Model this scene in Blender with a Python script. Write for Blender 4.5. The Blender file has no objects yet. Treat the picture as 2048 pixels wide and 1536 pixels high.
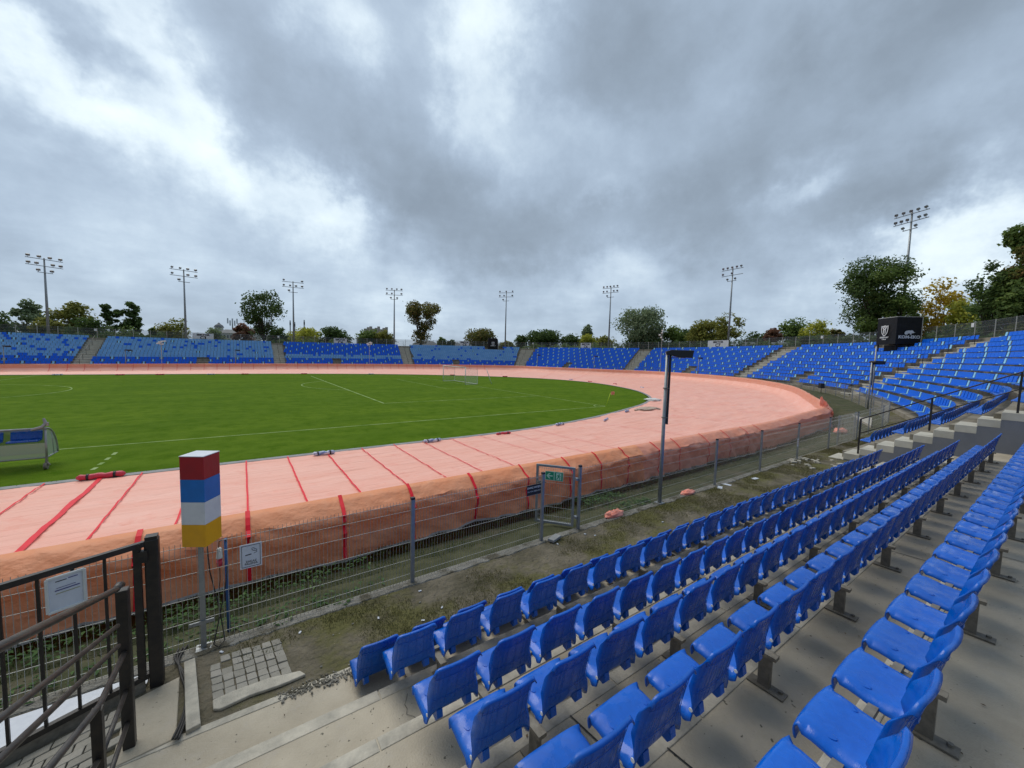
import bpy, bmesh, math, random
import numpy as np
from mathutils import Vector, Matrix, noise as mnoise
R = math.radians
rnd = random.Random(7)
scn = bpy.context.scene
COL = scn.collection

# ------------------------------------------------------------------ camera
CAMF, YAW, PIT, ROL = 769.0, 0.6164256696, 0.0712802834, 0.0259257995
C0 = np.array([-26.19634, -22.65337, 4.151696])
cy_, sy_, cp_, sp_ = math.cos(YAW), math.sin(YAW), math.cos(PIT), math.sin(PIT)
FW = np.array([sy_*cp_, cy_*cp_, -sp_]); RT = np.array([cy_, -sy_, 0.0]); UP = np.cross(RT, FW)
cr_, sr_ = math.cos(ROL), math.sin(ROL)
RT, UP = cr_*RT+sr_*UP, -sr_*RT+cr_*UP
cam_d = bpy.data.cameras.new('camera'); cam = bpy.data.objects.new('camera', cam_d); COL.objects.link(cam)
cam_d.sensor_width = 36; cam_d.lens = CAMF/2048*36; cam_d.clip_start = 0.05; cam_d.clip_end = 5000
m4 = Matrix.Identity(4)
for i in range(3):
    m4[i][0] = RT[i]; m4[i][1] = UP[i]; m4[i][2] = -FW[i]; m4[i][3] = C0[i]
cam.matrix_world = m4
scn.camera = cam
def ray(u, v): return FW + RT*(u-1024)/CAMF - UP*(v-768)/CAMF
def onz(u, v, z):
    d = ray(u, v); return C0 + d*((z-C0[2])/d[2])
def ony(u, v, y):
    d = ray(u, v); return C0 + d*((y-C0[1])/d[1])
def onx(u, v, x):
    d = ray(u, v); return C0 + d*((x-C0[0])/d[0])
def onvert(u, v, b):
    d = ray(u, v); return C0 + d*(math.hypot(b[0]-C0[0], b[1]-C0[1])/math.hypot(d[0], d[1]))
def atdist(u, v, dist):
    d = ray(u, v); return C0 + d*(dist/math.hypot(d[0], d[1]))
def proj(P):
    d = np.array(P, float)-C0; w = d@FW
    return 1024+CAMF*(d@RT)/w, 768-CAMF*(d@UP)/w, w

# ------------------------------------------------------------------ view / light
scn.view_settings.view_transform = 'Standard'; scn.view_settings.look = 'None'
scn.view_settings.exposure = 0.32; scn.view_settings.gamma = 1.0
scn.render.engine = 'CYCLES'
scn.cycles.max_bounces = 6; scn.cycles.transparent_max_bounces = 12
SUN_EL, SUN_AZ = R(58), R(-15)      # azimuth measured from +Y towards +X
sd = bpy.data.lights.new('sun', 'SUN'); sd.energy = 1.5; sd.angle = R(50); sd.color = (1.0, 0.93, 0.81)
sun = bpy.data.objects.new('sun', sd); COL.objects.link(sun)
sdir = Vector((math.sin(SUN_AZ)*math.cos(SUN_EL), math.cos(SUN_AZ)*math.cos(SUN_EL), math.sin(SUN_EL)))
sun.rotation_euler = sdir.to_track_quat('Z', 'Y').to_euler()

world = bpy.data.worlds.new('World'); scn.world = world; world.use_nodes = True
wt = world.node_tree; wt.nodes.clear(); WN = wt.nodes.new; WL = wt.links.new
def wmath(op, a, b=None, c=None):
    n = WN('ShaderNodeMath'); n.operation = op
    for i, x in enumerate((a, b, c)):
        if x is None: continue
        if isinstance(x, (int, float)): n.inputs[i].default_value = x
        else: WL(x, n.inputs[i])
    return n.outputs[0]
def wvec(op, a, b=None, out=0):
    n = WN('ShaderNodeVectorMath'); n.operation = op
    for i, x in enumerate((a, b)):
        if x is None: continue
        if isinstance(x, (tuple, list)): n.inputs[i].default_value = x
        else: WL(x, n.inputs[i])
    return n.outputs[out]
tc = WN('ShaderNodeTexCoord').outputs['Generated']
sky = WN('ShaderNodeTexSky'); sky.sky_type = 'NISHITA'; sky.sun_disc = False
sky.sun_elevation = SUN_EL; sky.sun_rotation = math.atan2(sdir.x, sdir.y)
sep = WN('ShaderNodeSeparateXYZ'); WL(tc, sep.inputs[0])
zc = wmath('MAXIMUM', wmath('ADD', sep.outputs[2], 0.20), 0.05)
comb = WN('ShaderNodeCombineXYZ')
WL(wmath('DIVIDE', sep.outputs[0], zc), comb.inputs[0]); WL(wmath('DIVIDE', sep.outputs[1], zc), comb.inputs[1])
pl = comb.outputs[0]
def wnoise(vec, scale, detail, rough, off=(0, 0, 0), dist=0.0):
    n = WN('ShaderNodeTexNoise'); n.inputs['Scale'].default_value = scale; n.inputs['Detail'].default_value = detail
    n.inputs['Roughness'].default_value = rough; n.inputs['Distortion'].default_value = dist
    WL(wvec('ADD', vec, off), n.inputs['Vector']); return n
# flat-bottomed cloud layer: noise on a plane overhead keeps the masses in perspective
n1 = wnoise(pl, 1.25, 10, 0.60, (3.1, 7.7, 0.4), 0.0)
nw = wnoise(tc, 4.5, 6, 0.62, (1.3, 5.2, 2.0), 0.0)
nb = wnoise(tc, 2.0, 8, 0.60, (9.3, 1.2, 4.0), 0.0)
warp = wvec('MULTIPLY', wvec('SUBTRACT', nw.outputs['Color'], (0.5, 0.5, 0.5)), (0.34, 0.34, 0.34))
wdir = wvec('ADD', tc, warp)
def billow(n, k=1.0):      # ragged bright rims: 1-|2n-1|
    x = wmath('ABSOLUTE', wmath('MULTIPLY_ADD', n.outputs[0], 2.0, -1.0)); return wmath('SUBTRACT', 1.0, x)
n5 = wnoise(tc, 5.5, 9, 0.62, (4.3, 2.2, 7.0), 0.0)
lum = wmath('MULTIPLY_ADD', n1.outputs[0], 0.52, -0.17)
lum = wmath('MULTIPLY_ADD', nb.outputs[0], 0.42, lum)
lum = wmath('MULTIPLY_ADD', n5.outputs[0], 0.36, lum)
BLOBS = [  # u, v, su, sv, rot, amp   (cloud masses, given by the direction they stand in)
 (320,110,42,150,-12,.34),(235,130,45,30,0,.14),(700,80,45,60,-20,.26),(965,80,42,150,6,.30),(1040,30,45,50,0,.22),
 (230,270,260,70,14,.24),(430,350,260,55,22,.26),(690,440,75,36,20,.34),(80,180,120,70,10,.18),(1110,240,90,50,10,.18),
 (1620,310,90,40,-30,.16),(1430,130,60,60,0,.14),(1590,365,70,20,-25,.26),(1215,395,38,22,0,.18),(1080,570,330,45,-6,.18),
 (1960,485,240,48,-22,.37),(1720,590,160,35,-14,.14),(980,330,60,70,0,.10),(260,480,300,60,8,.10),(1400,560,200,40,0,.08),
 (900,440,190,85,4,-.27),(1250,110,150,110,10,-.27),(1400,430,160,60,0,-.22),(1850,100,250,150,0,-.22),(1850,370,190,42,-18,-.28),
 (540,230,130,110,0,.08),(560,210,60,60,30,-.08),(1650,200,200,60,-30,-.14),(40,20,140,45,0,-.14),(800,250,90,110,0,-.12),(1040,500,160,45,-14,-.14),
 (1500,520,260,40,-12,-.08),(100,560,260,60,0,-.05),(520,60,90,60,20,-.10)]
for (u, v, su, sv, rot, amp) in BLOBS:
    c = ray(u, v); c = c/np.linalg.norm(c)
    a = R(rot)
    def tang(du, dv):
        e = ray(u+du, v+dv); e = e/np.linalg.norm(e)-c; e = e-c*(e@c); L = np.linalg.norm(e); return e/L, L
    e1, L1 = tang(su*math.cos(a), su*math.sin(a)); e2, L2 = tang(-sv*math.sin(a), sv*math.cos(a))
    e1 = e1/L1/1.15; e2 = e2/L2/1.15
    x = wvec('DOT_PRODUCT', wdir, tuple(e1), 1); y = wvec('DOT_PRODUCT', wdir, tuple(e2), 1)
    x0, y0 = float(c@e1), float(c@e2)
    x = wmath('SUBTRACT', x, x0); y = wmath('SUBTRACT', y, y0)
    q = wmath('ADD', wmath('MULTIPLY', x, x), wmath('MULTIPLY', y, y))
    g = wmath('EXPONENT', wmath('MULTIPLY', q, -0.55))
    front = wmath('GREATER_THAN', wvec('DOT_PRODUCT', tc, tuple(c), 1), 0.2)
    lum = wmath('MULTIPLY_ADD', wmath('MULTIPLY', g, front), amp*0.90, lum)
# unseen sky behind the viewer dimmed, added to darken the seat backs
back = wmath('MAXIMUM', wvec('DOT_PRODUCT', tc, (-math.sin(YAW), -math.cos(YAW), 0.12), 1), 0.0)
lum = wmath('MULTIPLY_ADD', back, -0.75, lum)
ramp = WN('ShaderNodeValToRGB'); WL(lum, ramp.inputs[0])
cr = ramp.color_ramp; cr.interpolation = 'B_SPLINE'
stops = [(0.0, (.185, .228, .28)), (.25, (.255, .315, .385)), (.5, (.345, .432, .545)), (.70, (.51, .615, .72)), (.92, (.80, .90, .94))]
cr.elements[0].position = 0; cr.elements[0].color = (*stops[0][1], 1); cr.elements[1].position = 1; cr.elements[1].color = (*stops[-1][1], 1); cr.elements[1].position = stops[-1][0]
for p, c in stops[1:-1]:
    e = cr.elements.new(p); e.color = (*c, 1)
bg1 = WN('ShaderNodeBackground'); WL(sky.outputs[0], bg1.inputs[0]); bg1.inputs[1].default_value = 0.08
bg2 = WN('ShaderNodeBackground'); WL(ramp.outputs[0], bg2.inputs[0]); bg2.inputs[1].default_value = 1.0
mixw = WN('ShaderNodeMixShader'); mixw.inputs[0].default_value = 0.93
WL(bg1.outputs[0], mixw.inputs[1]); WL(bg2.outputs[0], mixw.inputs[2])
wo = WN('ShaderNodeOutputWorld'); WL(mixw.outputs[0], wo.inputs[0])

# ------------------------------------------------------------------ materials
def material(name, col, rough=0.8, metal=0.0, spec=0.5, var=None, vscale=3.0, vdetail=6, coord='Object',
             bump=0.0, bscale=20.0, bstretch=(1, 1, 1), vstretch=(1, 1, 1), speck=None, island=None, transm=None, var2=None, v2scale=0.6, v2=(0.45, 0.6)):
    m = bpy.data.materials.new(name); m.use_nodes = True
    nt = m.node_tree; bs = nt.nodes['Principled BSDF']; N = nt.nodes.new; L = nt.links.new
    bs.inputs['Roughness'].default_value = rough; bs.inputs['Metallic'].default_value = metal
    bs.inputs['Specular IOR Level'].default_value = spec
    bs.inputs['Base Color'].default_value = (*col, 1)
    t = N('ShaderNodeTexCoord')
    def mp(st):
        q = N('ShaderNodeMapping'); q.inputs['Scale'].default_value = st; L(t.outputs[coord], q.inputs[0]); return q.outputs[0]
    cur = None
    def mix(fac, a, b):
        x = N('ShaderNodeMix'); x.data_type = 'RGBA'
        if isinstance(fac, float): x.inputs[0].default_value = fac
        else: L(fac, x.inputs[0])
        if isinstance(a, tuple): x.inputs[6].default_value = (*a, 1)
        else: L(a, x.inputs[6])
        if isinstance(b, tuple): x.inputs[7].default_value = (*b, 1)
        else: L(b, x.inputs[7])
        return x.outputs[2]
    if var:
        n = N('ShaderNodeTexNoise'); n.inputs['Scale'].default_value = vscale; n.inputs['Detail'].default_value = vdetail
        n.inputs['Roughness'].default_value = 0.65; L(mp(vstretch), n.inputs['Vector'])
        rp = N('ShaderNodeMapRange'); rp.inputs[1].default_value = 0.36; rp.inputs[2].default_value = 0.66; L(n.outputs[0], rp.inputs[0])
        cur = mix(rp.outputs[0], col, var)
    if var2:
        n = N('ShaderNodeTexNoise'); n.inputs['Scale'].default_value = v2scale; n.inputs['Detail'].default_value = 9
        n.inputs['Roughness'].default_value = 0.7; L(mp((1, 1, 1)), n.inputs['Vector'])
        rp = N('ShaderNodeMapRange'); rp.inputs[1].default_value = v2[0]; rp.inputs[2].default_value = v2[1]; L(n.outputs[0], rp.inputs[0])
        cur = mix(rp.outputs[0], cur if cur else col, var2)
    if speck:
        n = N('ShaderNodeTexNoise'); n.inputs['Scale'].default_value = speck[1]; n.inputs['Detail'].default_value = 2; L(mp((1, 1, 1)), n.inputs['Vector'])
        rp = N('ShaderNodeMapRange'); rp.inputs[1].default_value = speck[2]; rp.inputs[2].default_value = speck[2]+0.04; L(n.outputs[0], rp.inputs[0])
        cur = mix(rp.outputs[0], cur if cur else col, speck[0])
    if island:
        g = N('ShaderNodeNewGeometry'); r2 = N('ShaderNodeValToRGB'); L(g.outputs['Random Per Island'], r2.inputs[0])
        e = r2.color_ramp.elements; e[0].color = (*island[0], 1); e[1].color = (*island[-1], 1)
        for i, c in enumerate(island[1:-1]):
            k = e.new((i+1)/(len(island)-1)); k.color = (*c, 1)
        if cur is None: cur = r2.outputs[0]
        else: cur = mix(0.5, cur, r2.outputs[0])
    if cur: L(cur, bs.inputs['Base Color'])
    if bump:
        n = N('ShaderNodeTexNoise'); n.inputs['Scale'].default_value = bscale; n.inputs['Detail'].default_value = 5; L(mp(bstretch), n.inputs['Vector'])
        b = N('ShaderNodeBump'); b.inputs['Strength'].default_value = min(1.0, bump); b.inputs['Distance'].default_value = 0.02*max(1.0, bump)
        L(n.outputs[0], b.inputs['Height']); L(b.outputs[0], bs.inputs['Normal'])
    if transm:
        tr = N('ShaderNodeBsdfTranslucent'); tr.inputs[0].default_value = (*transm[0], 1)
        ms = N('ShaderNodeMixShader'); ms.inputs[0].default_value = transm[1]
        out = nt.nodes['Material Output']; L(bs.outputs[0], ms.inputs[1]); L(tr.outputs[0], ms.inputs[2]); L(ms.outputs[0], out.inputs[0])
    return m
def see_through(name, col, alpha, rough=0.4):
    m = bpy.data.materials.new(name); m.use_nodes = True; nt = m.node_tree; bs = nt.nodes['Principled BSDF']
    bs.inputs['Base Color'].default_value = (*col, 1); bs.inputs['Roughness'].default_value = rough
    tr = nt.nodes.new('ShaderNodeBsdfTransparent'); ms = nt.nodes.new('ShaderNodeMixShader'); ms.inputs[0].default_value = alpha
    nt.links.new(tr.outputs[0], ms.inputs[1]); nt.links.new(bs.outputs[0], ms.inputs[2])
    nt.links.new(ms.outputs[0], nt.nodes['Material Output'].inputs[0]); return m

M = {}
M['turf'] = material('turf', (.080, .148, .010), .95, spec=.03, var=(.12, .195, .014), vscale=.22, vdetail=12, vstretch=(.6, 1.5, 1), var2=(.056, .122, .003), v2scale=1.1, v2=(.45, .7), bump=2.0, bscale=22)
M['line'] = material('line_paint', (.36, .46, .22), .9, spec=.1, var=(.16, .27, .05), vscale=1.1)
M['outer'] = material('outer_grass', (.06, .075, .03), .95, spec=.1, var=(.10, .10, .05), vscale=.1)
M['verge'] = material('verge_grass', (.095, .098, .055), .95, spec=.1, var=(.050, .056, .028), vscale=2.2, vdetail=9, var2=(.12, .105, .075), v2scale=.9, v2=(.52, .66), bump=1.0, bscale=45)
M['dirt'] = material('packed_dirt', (.20, .175, .13), .95, spec=.1, var=(.085, .078, .052), vscale=1.8, vdetail=9, var2=(.125, .120, .048), v2scale=.8, v2=(.47, .60), speck=((.42, .38, .30), 30, .76), bump=3.0, bscale=14)
M['concrete'] = material('wet_concrete', (.50, .445, .345), .6, spec=.4, var=(.35, .305, .23), vscale=1.1, vdetail=10, speck=((.12, .11, .08), 22, .70), var2=(.42, .38, .32), v2scale=3.5, v2=(.55, .75), bump=.35, bscale=60)
M['nosing'] = material('pale_step_edge', (.56, .52, .43), .8, spec=.3, var=(.34, .32, .27), vscale=5, vdetail=8, bump=.3, bscale=60)
M['standc'] = material('stand_concrete', (.32, .29, .235), .85, spec=.2, var=(.18, .16, .12), vscale=1.3, vdetail=8, vstretch=(1, 1, .3))
M['stairc'] = material('stair_concrete', (.55, .53, .46), .85, spec=.2, var=(.42, .40, .34), vscale=1.2, vdetail=8)
M['greywall'] = material('grey_painted_wall', (.18, .19, .215), .7, spec=.3, var=(.15, .16, .185), vscale=1.5, vdetail=8, bump=.2, bscale=40)
M['kerb'] = material('kerb_concrete', (.30, .31, .31), .8, var=(.22, .23, .23), vscale=3)
M['edgec'] = material('crumbling_edge', (.30, .29, .26), .9, var=(.18, .17, .14), vscale=4, vdetail=10, var2=(.11, .10, .07), v2scale=2.2, v2=(.52, .60), bump=2, bscale=40)
M['pink'] = material('pink_cover_sheet', (.88, .42, .32), .5, spec=.3, var=(.92, .50, .40), vscale=.8, vdetail=9, vstretch=(.35, 1.5, 1), bump=5.0, bscale=1.3, bstretch=(.35, 4.5, 1), var2=(.86, .33, .24), v2scale=1.4, v2=(.55, .75))
M['orange'] = material('orange_cover_border', (.92, .36, .175), .5, spec=.3, var=(.94, .44, .25), vscale=1.5, vdetail=8, bump=3.0, bscale=3.2, bstretch=(1, 1, 1.6), transm=((.95, .42, .20), .24))
M['salmon'] = material('lit_salmon_border', (.90, .37, .24), .5, spec=.3, var=(.92, .45, .33), vscale=1.5, vdetail=8, bump=3.0, bscale=3.2, bstretch=(1, 1, 1.6), transm=((.95, .45, .28), .24))  # paler copy of the orange border: its lesser shade is put into the colour
M['tape'] = material('red_seam_tape', (.88, .02, .04), .5, spec=.2, var=(.75, .015, .03), vscale=4)
M['thinseam'] = material('thin_red_seam', (.78, .13, .12), .6)
M['hem'] = material('white_hem', (.62, .60, .60), .6, var=(.42, .38, .36), vscale=6)
M['bluep'] = material('blue_seat_plastic', (.0, .098, .50), .26, spec=.55, var=(.001, .12, .58), vscale=3, vdetail=8, bump=.05, bscale=60)
def wet_seats(m):
    nt = m.node_tree; N = nt.nodes.new; L = nt.links.new; bs = nt.nodes['Principled BSDF']
    oi = N('ShaderNodeObjectInfo'); t = N('ShaderNodeTexCoord'); ad = N('ShaderNodeVectorMath'); ad.operation = 'ADD'
    sc_ = N('ShaderNodeVectorMath'); sc_.operation = 'SCALE'; L(oi.outputs['Random'], sc_.inputs['Scale']); sc_.inputs[0].default_value = (37, 19, 53)
    L(t.outputs['Object'], ad.inputs[0]); L(sc_.outputs[0], ad.inputs[1])
    n = N('ShaderNodeTexNoise'); n.inputs['Scale'].default_value = 9; n.inputs['Detail'].default_value = 5; L(ad.outputs[0], n.inputs['Vector'])
    r_ = N('ShaderNodeMapRange'); r_.inputs[1].default_value = .42; r_.inputs[2].default_value = .60; r_.inputs[3].default_value = .14; r_.inputs[4].default_value = .55; L(n.outputs[0], r_.inputs[0]); L(r_.outputs[0], bs.inputs['Roughness'])
    src = bs.inputs['Base Color'].links[0].from_socket; h = N('ShaderNodeHueSaturation'); L(src, h.inputs['Color'])
    v = N('ShaderNodeMapRange'); v.inputs[3].default_value = .88; v.inputs[4].default_value = 1.12; L(oi.outputs['Random'], v.inputs[0])
    n2 = N('ShaderNodeTexNoise'); n2.inputs['Scale'].default_value = 26; n2.inputs['Detail'].default_value = 4; L(ad.outputs[0], n2.inputs['Vector'])
    v2 = N('ShaderNodeMapRange'); v2.inputs[1].default_value = .35; v2.inputs[2].default_value = .65; v2.inputs[3].default_value = .94; v2.inputs[4].default_value = 1.04; L(n2.outputs[0], v2.inputs[0])
    mu = N('ShaderNodeMath'); mu.operation = 'MULTIPLY'; L(v.outputs[0], mu.inputs[0]); L(v2.outputs[0], mu.inputs[1]); L(mu.outputs[0], h.inputs['Value']); L(h.outputs[0], bs.inputs['Base Color'])
wet_seats(M['bluep'])
M['bluef'] = material('blue_plastic_far', (.0, .14, .72), .45, spec=.4)
M['lightb'] = material('faded_blue_plastic', (.23, .45, .72), .5, spec=.4, var=(.15, .36, .66), vscale=.7)
M['paleb'] = material('pale_cyan_plastic', (.30, .62, .84), .5, spec=.4)
M['steel'] = material('galvanised_steel', (.34, .36, .37), .45, metal=.55, var=(.26, .28, .29), vscale=9)
M['wire'] = material('galvanised_wire', (.46, .46, .42), .5, metal=.3)
M['dksteel'] = material('dull_bracket_steel', (.24, .22, .18), .6, metal=.2, var=(.15, .135, .11), vscale=20)
M['black'] = material('black_paint', (.012, .012, .013), .45, var=(.03, .024, .02), vscale=14)
M['rail'] = material('worn_brown_rail', (.032, .027, .024), .42, var=(.075, .064, .055), vscale=10, vdetail=8)
M['blackplastic'] = material('black_plastic', (.018, .019, .022), .5)
M['tarpblack'] = material('black_tarpaulin', (.006, .0065, .008), .6, spec=.3, var=(.012, .012, .014), vscale=2.5, bump=1.0, bscale=2.6)
M['white'] = material('white_paint', (.78, .78, .76), .5, var=(.66, .67, .66), vscale=6)
M['signwhite'] = material('sign_white', (.66, .70, .76), .45, var=(.58, .62, .69), vscale=9)
M['cream'] = material('cream_frame', (.66, .68, .66), .5)
M['red'] = material('red_band', (.40, .010, .018), .5, var=(.34, .012, .02), vscale=7, bump=.2); M['blueband'] = material('blue_band', (.010, .17, .55), .5, var=(.012, .15, .48), vscale=7)
M['whiteband'] = material('white_band', (.74, .74, .74), .5, var=(.66, .66, .67), vscale=7); M['yellow'] = material('yellow_band', (.86, .42, .006), .5, var=(.78, .37, .01), vscale=7)
M['green'] = material('sign_green', (.010, .28, .13), .5); M['palegreen'] = material('sign_pale_green', (.50, .74, .56), .5)
M['ink'] = material('black_ink', (.02, .02, .025), .6); M['navyink'] = material('navy_ink', (.06, .06, .22), .6); M['olive'] = material('olive_ink', (.36, .36, .22), .6)
M['bluepole'] = material('blue_pole_paint', (.02, .08, .26), .5, var=(.03, .11, .30), vscale=20)
M['cable'] = material('black_cable', (.03, .028, .026), .6)
M['roll_red'] = material('red_roll', (.66, .05, .10), .5, var=(.50, .03, .06), vscale=6)
M['roll_blue'] = material('blue_white_roll', (.13, .24, .55), .5, var=(.75, .78, .85), vscale=7, vdetail=1)
M['bundle'] = material('salmon_cloth', (.90, .26, .17), .6, var=(.95, .42, .33), vscale=5)
M['redstrap'] = material('red_strap', (.55, .03, .02), .6)
M['sett'] = material('grey_paving_sett', (.32, .30, .255), .85, island=[(.25, .235, .20), (.35, .33, .28), (.43, .40, .35)], var=(.24, .225, .185), vscale=9, bump=.3, bscale=50)
M['bark'] = material('bark', (.085, .07, .05), .9, var=(.05, .04, .03), vscale=4)
M['yellowplastic'] = material('flag_pole_yellow', (.55, .75, .04), .5)
M['netm'] = see_through('goal_net', (.75, .80, .78), .13)
M['meshfar'] = see_through('fine_wire_mesh', (.10, .11, .11), .34)
M['clear'] = see_through('cloudy_plastic', (.42, .52, .42), .72, .3)
M['bwall'] = material('pale_render', (.46, .43, .38), .85, var=(.38, .36, .32), vscale=.4)
M['bwhite'] = material('whitewash', (.62, .62, .60), .8); M['roofg'] = material('grey_roof', (.18, .19, .20), .8, var=(.13, .14, .15), vscale=.5)
M['window'] = material('dark_window', (.03, .04, .05), .15)
M['sandbag'] = material('tan_sheet', (.42, .30, .22), .8, var=(.55, .45, .38), vscale=6)

# ------------------------------------------------------------------ helpers
class MB:
    def __init__(s): s.v = []; s.f = []; s.mi = []; s.cur = 0
    def add(s, vs, fs):
        o = len(s.v); s.v += [tuple(float(c) for c in p) for p in vs]
        for f in fs: s.f.append(tuple(i+o for i in f)); s.mi.append(s.cur)
        return s
    def box(s, c, d, ax=None, bev=0.0):
        c = np.array(c, float); ax = [np.array(a, float) for a in (ax or ((1, 0, 0), (0, 1, 0), (0, 0, 1)))]
        h = [x/2 for x in d]; vs = []
        for k in (-1, 1):
            for j in (-1, 1):
                for i in (-1, 1): vs.append(c+ax[0]*i*h[0]+ax[1]*j*h[1]+ax[2]*k*h[2])
        return s.add(vs, [(0, 2, 3, 1), (4, 5, 7, 6), (0, 1, 5, 4), (2, 6, 7, 3), (0, 4, 6, 2), (1, 3, 7, 5)])
    def tube(s, pts, r, n=8, cap=True):
        pts = [np.array(p, float) for p in pts]; rs = r if isinstance(r, (list, tuple)) else [r]*len(pts)
        rings = []; prev = None
        for i, p in enumerate(pts):
            d = pts[min(i+1, len(pts)-1)]-pts[max(i-1, 0)]; d = d/(np.linalg.norm(d)+1e-12)
            if prev is None:
                a = np.array((0, 0, 1.0)) if abs(d[2]) < .9 else np.array((1.0, 0, 0))
            else: a = prev
            x = a-d*(a@d); x /= np.linalg.norm(x)+1e-12; y = np.cross(d, x); prev = x
            rings.append([p+(x*math.cos(2*math.pi*k/n+math.pi/n)+y*math.sin(2*math.pi*k/n+math.pi/n))*rs[i] for k in range(n)])
        vs = [q for rg in rings for q in rg]; fs = []
        for i in range(len(rings)-1):
            for k in range(n):
                fs.append((i*n+k, i*n+(k+1) % n, (i+1)*n+(k+1) % n, (i+1)*n+k))
        if cap: fs.append(tuple(range(n-1, -1, -1))); fs.append(tuple((len(rings)-1)*n+k for k in range(n)))
        return s.add(vs, fs)
    def bar(s, a, b, w, t, up=(0, 0, 1)):
        a = np.array(a, float); b = np.array(b, float); d = b-a; L = np.linalg.norm(d); d /= L
        u = np.array(up, float); x = np.cross(d, u)
        if np.linalg.norm(x) < 1e-6: x = np.cross(d, (1.0, 0, 0))
        x /= np.linalg.norm(x); y = np.cross(x, d)
        return s.box((a+b)/2, (L, w, t), (d, x, y))
    def grid(s, P):
        nu, nv = len(P), len(P[0]); vs = [p for row in P for p in row]; fs = []
        for i in range(nu-1):
            for j in range(nv-1): fs.append((i*nv+j, (i+1)*nv+j, (i+1)*nv+j+1, i*nv+j+1))
        return s.add(vs, fs)
    def poly(s, pts): return s.add(pts, [tuple(range(len(pts)))])
    def prism(s, pts, vec):
        n = len(pts); vec = np.array(vec, float); a = [np.array(p, float) for p in pts]; b = [p+vec for p in a]
        fs = [tuple(range(n-1, -1, -1)), tuple(range(n, 2*n))]+[(i, (i+1) % n, n+(i+1) % n, n+i) for i in range(n)]
        return s.add(a+b, fs)
    def build(s, name, mat, parent=None, smooth=False, loc=None, bevel=0.0):
        me = bpy.data.meshes.new(name)
        off = np.array(parent.location if (parent is not None and loc is None) else (loc if loc is not None else (0, 0, 0)))
        vs = [(p[0]-off[0], p[1]-off[1], p[2]-off[2]) for p in s.v]
        me.from_pydata(vs, [], s.f); me.validate(); me.update()
        mats = mat if isinstance(mat, (list, tuple)) else [mat]
        for m_ in mats: me.materials.append(M[m_] if isinstance(m_, str) else m_)
        if len(mats) > 1 and len(me.polygons) == len(s.mi): me.polygons.foreach_set('material_index', s.mi)
        if smooth: me.polygons.foreach_set('use_smooth', [True]*len(me.polygons))
        ob = bpy.data.objects.new(name, me); COL.objects.link(ob)
        if parent is not None: ob.parent = parent
        elif loc is not None: ob.location = loc
        if bevel:
            md = ob.modifiers.new('bevel', 'BEVEL'); md.width = bevel; md.segments = 2; md.limit_method = 'ANGLE'
        return ob
def tag(o, label=None, cat=None, group=None, kind=None):
    if label: o['label'] = label
    if cat: o['category'] = cat
    if group: o['group'] = group
    if kind: o['kind'] = kind
    return o
def thing(name, loc, label, cat, group=None):
    o = bpy.data.objects.new(name, None); COL.objects.link(o); o.location = tuple(float(c) for c in loc); o.empty_display_size = .2
    return tag(o, label, cat, group)
def struct(name, mb, mat, label=None, smooth=False):
    return tag(mb.build(name, mat, smooth=smooth), label, None, None, 'structure')
def copy_thing(root, loc, rz=None, label=None, group=None):
    r = root.copy(); COL.objects.link(r); r.location = tuple(float(c) for c in loc)
    if rz is not None: r.rotation_euler = (0, 0, rz)
    if label: r['label'] = label
    if group: r['group'] = group
    for ch in root.children:
        c = ch.copy(); COL.objects.link(c); c.parent = r
        for g in ch.children:
            d = g.copy(); COL.objects.link(d); d.parent = c
    return r
def lettering(txt, center, xdir, ydir, size, mat, parent, name='lettering', extrude=.001, bold=0.0, sx=1.0):
    cu = bpy.data.curves.new('t', 'FONT'); cu.body = txt; cu.size = size; cu.align_x = 'CENTER'; cu.align_y = 'CENTER'
    cu.extrude = extrude; cu.offset = bold; cu.resolution_u = 3; cu.space_line = .9
    ob = bpy.data.objects.new('t', cu); COL.objects.link(ob)
    bpy.context.view_layer.update()
    me = bpy.data.meshes.new_from_object(ob.evaluated_get(bpy.context.evaluated_depsgraph_get()))
    bpy.data.objects.remove(ob); me.name = name
    x = np.array(xdir, float); x /= np.linalg.norm(x); y = np.array(ydir, float); y -= x*(y@x); y /= np.linalg.norm(y); z = np.cross(x, y)
    off = np.array(parent.location)
    for v in me.vertices:
        p = np.array(center)+x*v.co.x*sx+y*v.co.y+z*v.co.z-off; v.co = tuple(p)
    me.materials.clear(); me.materials.append(M[mat])
    o = bpy.data.objects.new(name, me); COL.objects.link(o); o.parent = parent; return o
def fbm(x, y, z, s=1.0):
    return mnoise.fractal(Vector((x*s, y*s, z*s)), 1.0, 2.0, 4)
def smoothpoly(pts, n):
    """Catmull-Rom through pts, resampled to n points evenly in arc length"""
    P = np.array(pts, float); Q = np.vstack([2*P[0]-P[1], P, 2*P[-1]-P[-2]]); out = []
    for i in range(1, len(Q)-2):
        a, b, c, d = Q[i-1], Q[i], Q[i+1], Q[i+2]
        for t in np.linspace(0, 1, 40, endpoint=False):
            out.append(.5*((2*b)+(-a+c)*t+(2*a-5*b+4*c-d)*t*t+(-a+3*b-3*c+d)*t**3))
    out.append(Q[-2]); out = np.array(out)
    s = np.r_[0, np.cumsum(np.linalg.norm(np.diff(out[:, :2], axis=0), axis=1))]
    t = np.linspace(0, s[-1], n)
    return np.stack([np.interp(t, s, out[:, k]) for k in range(out.shape[1])], -1), t

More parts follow.
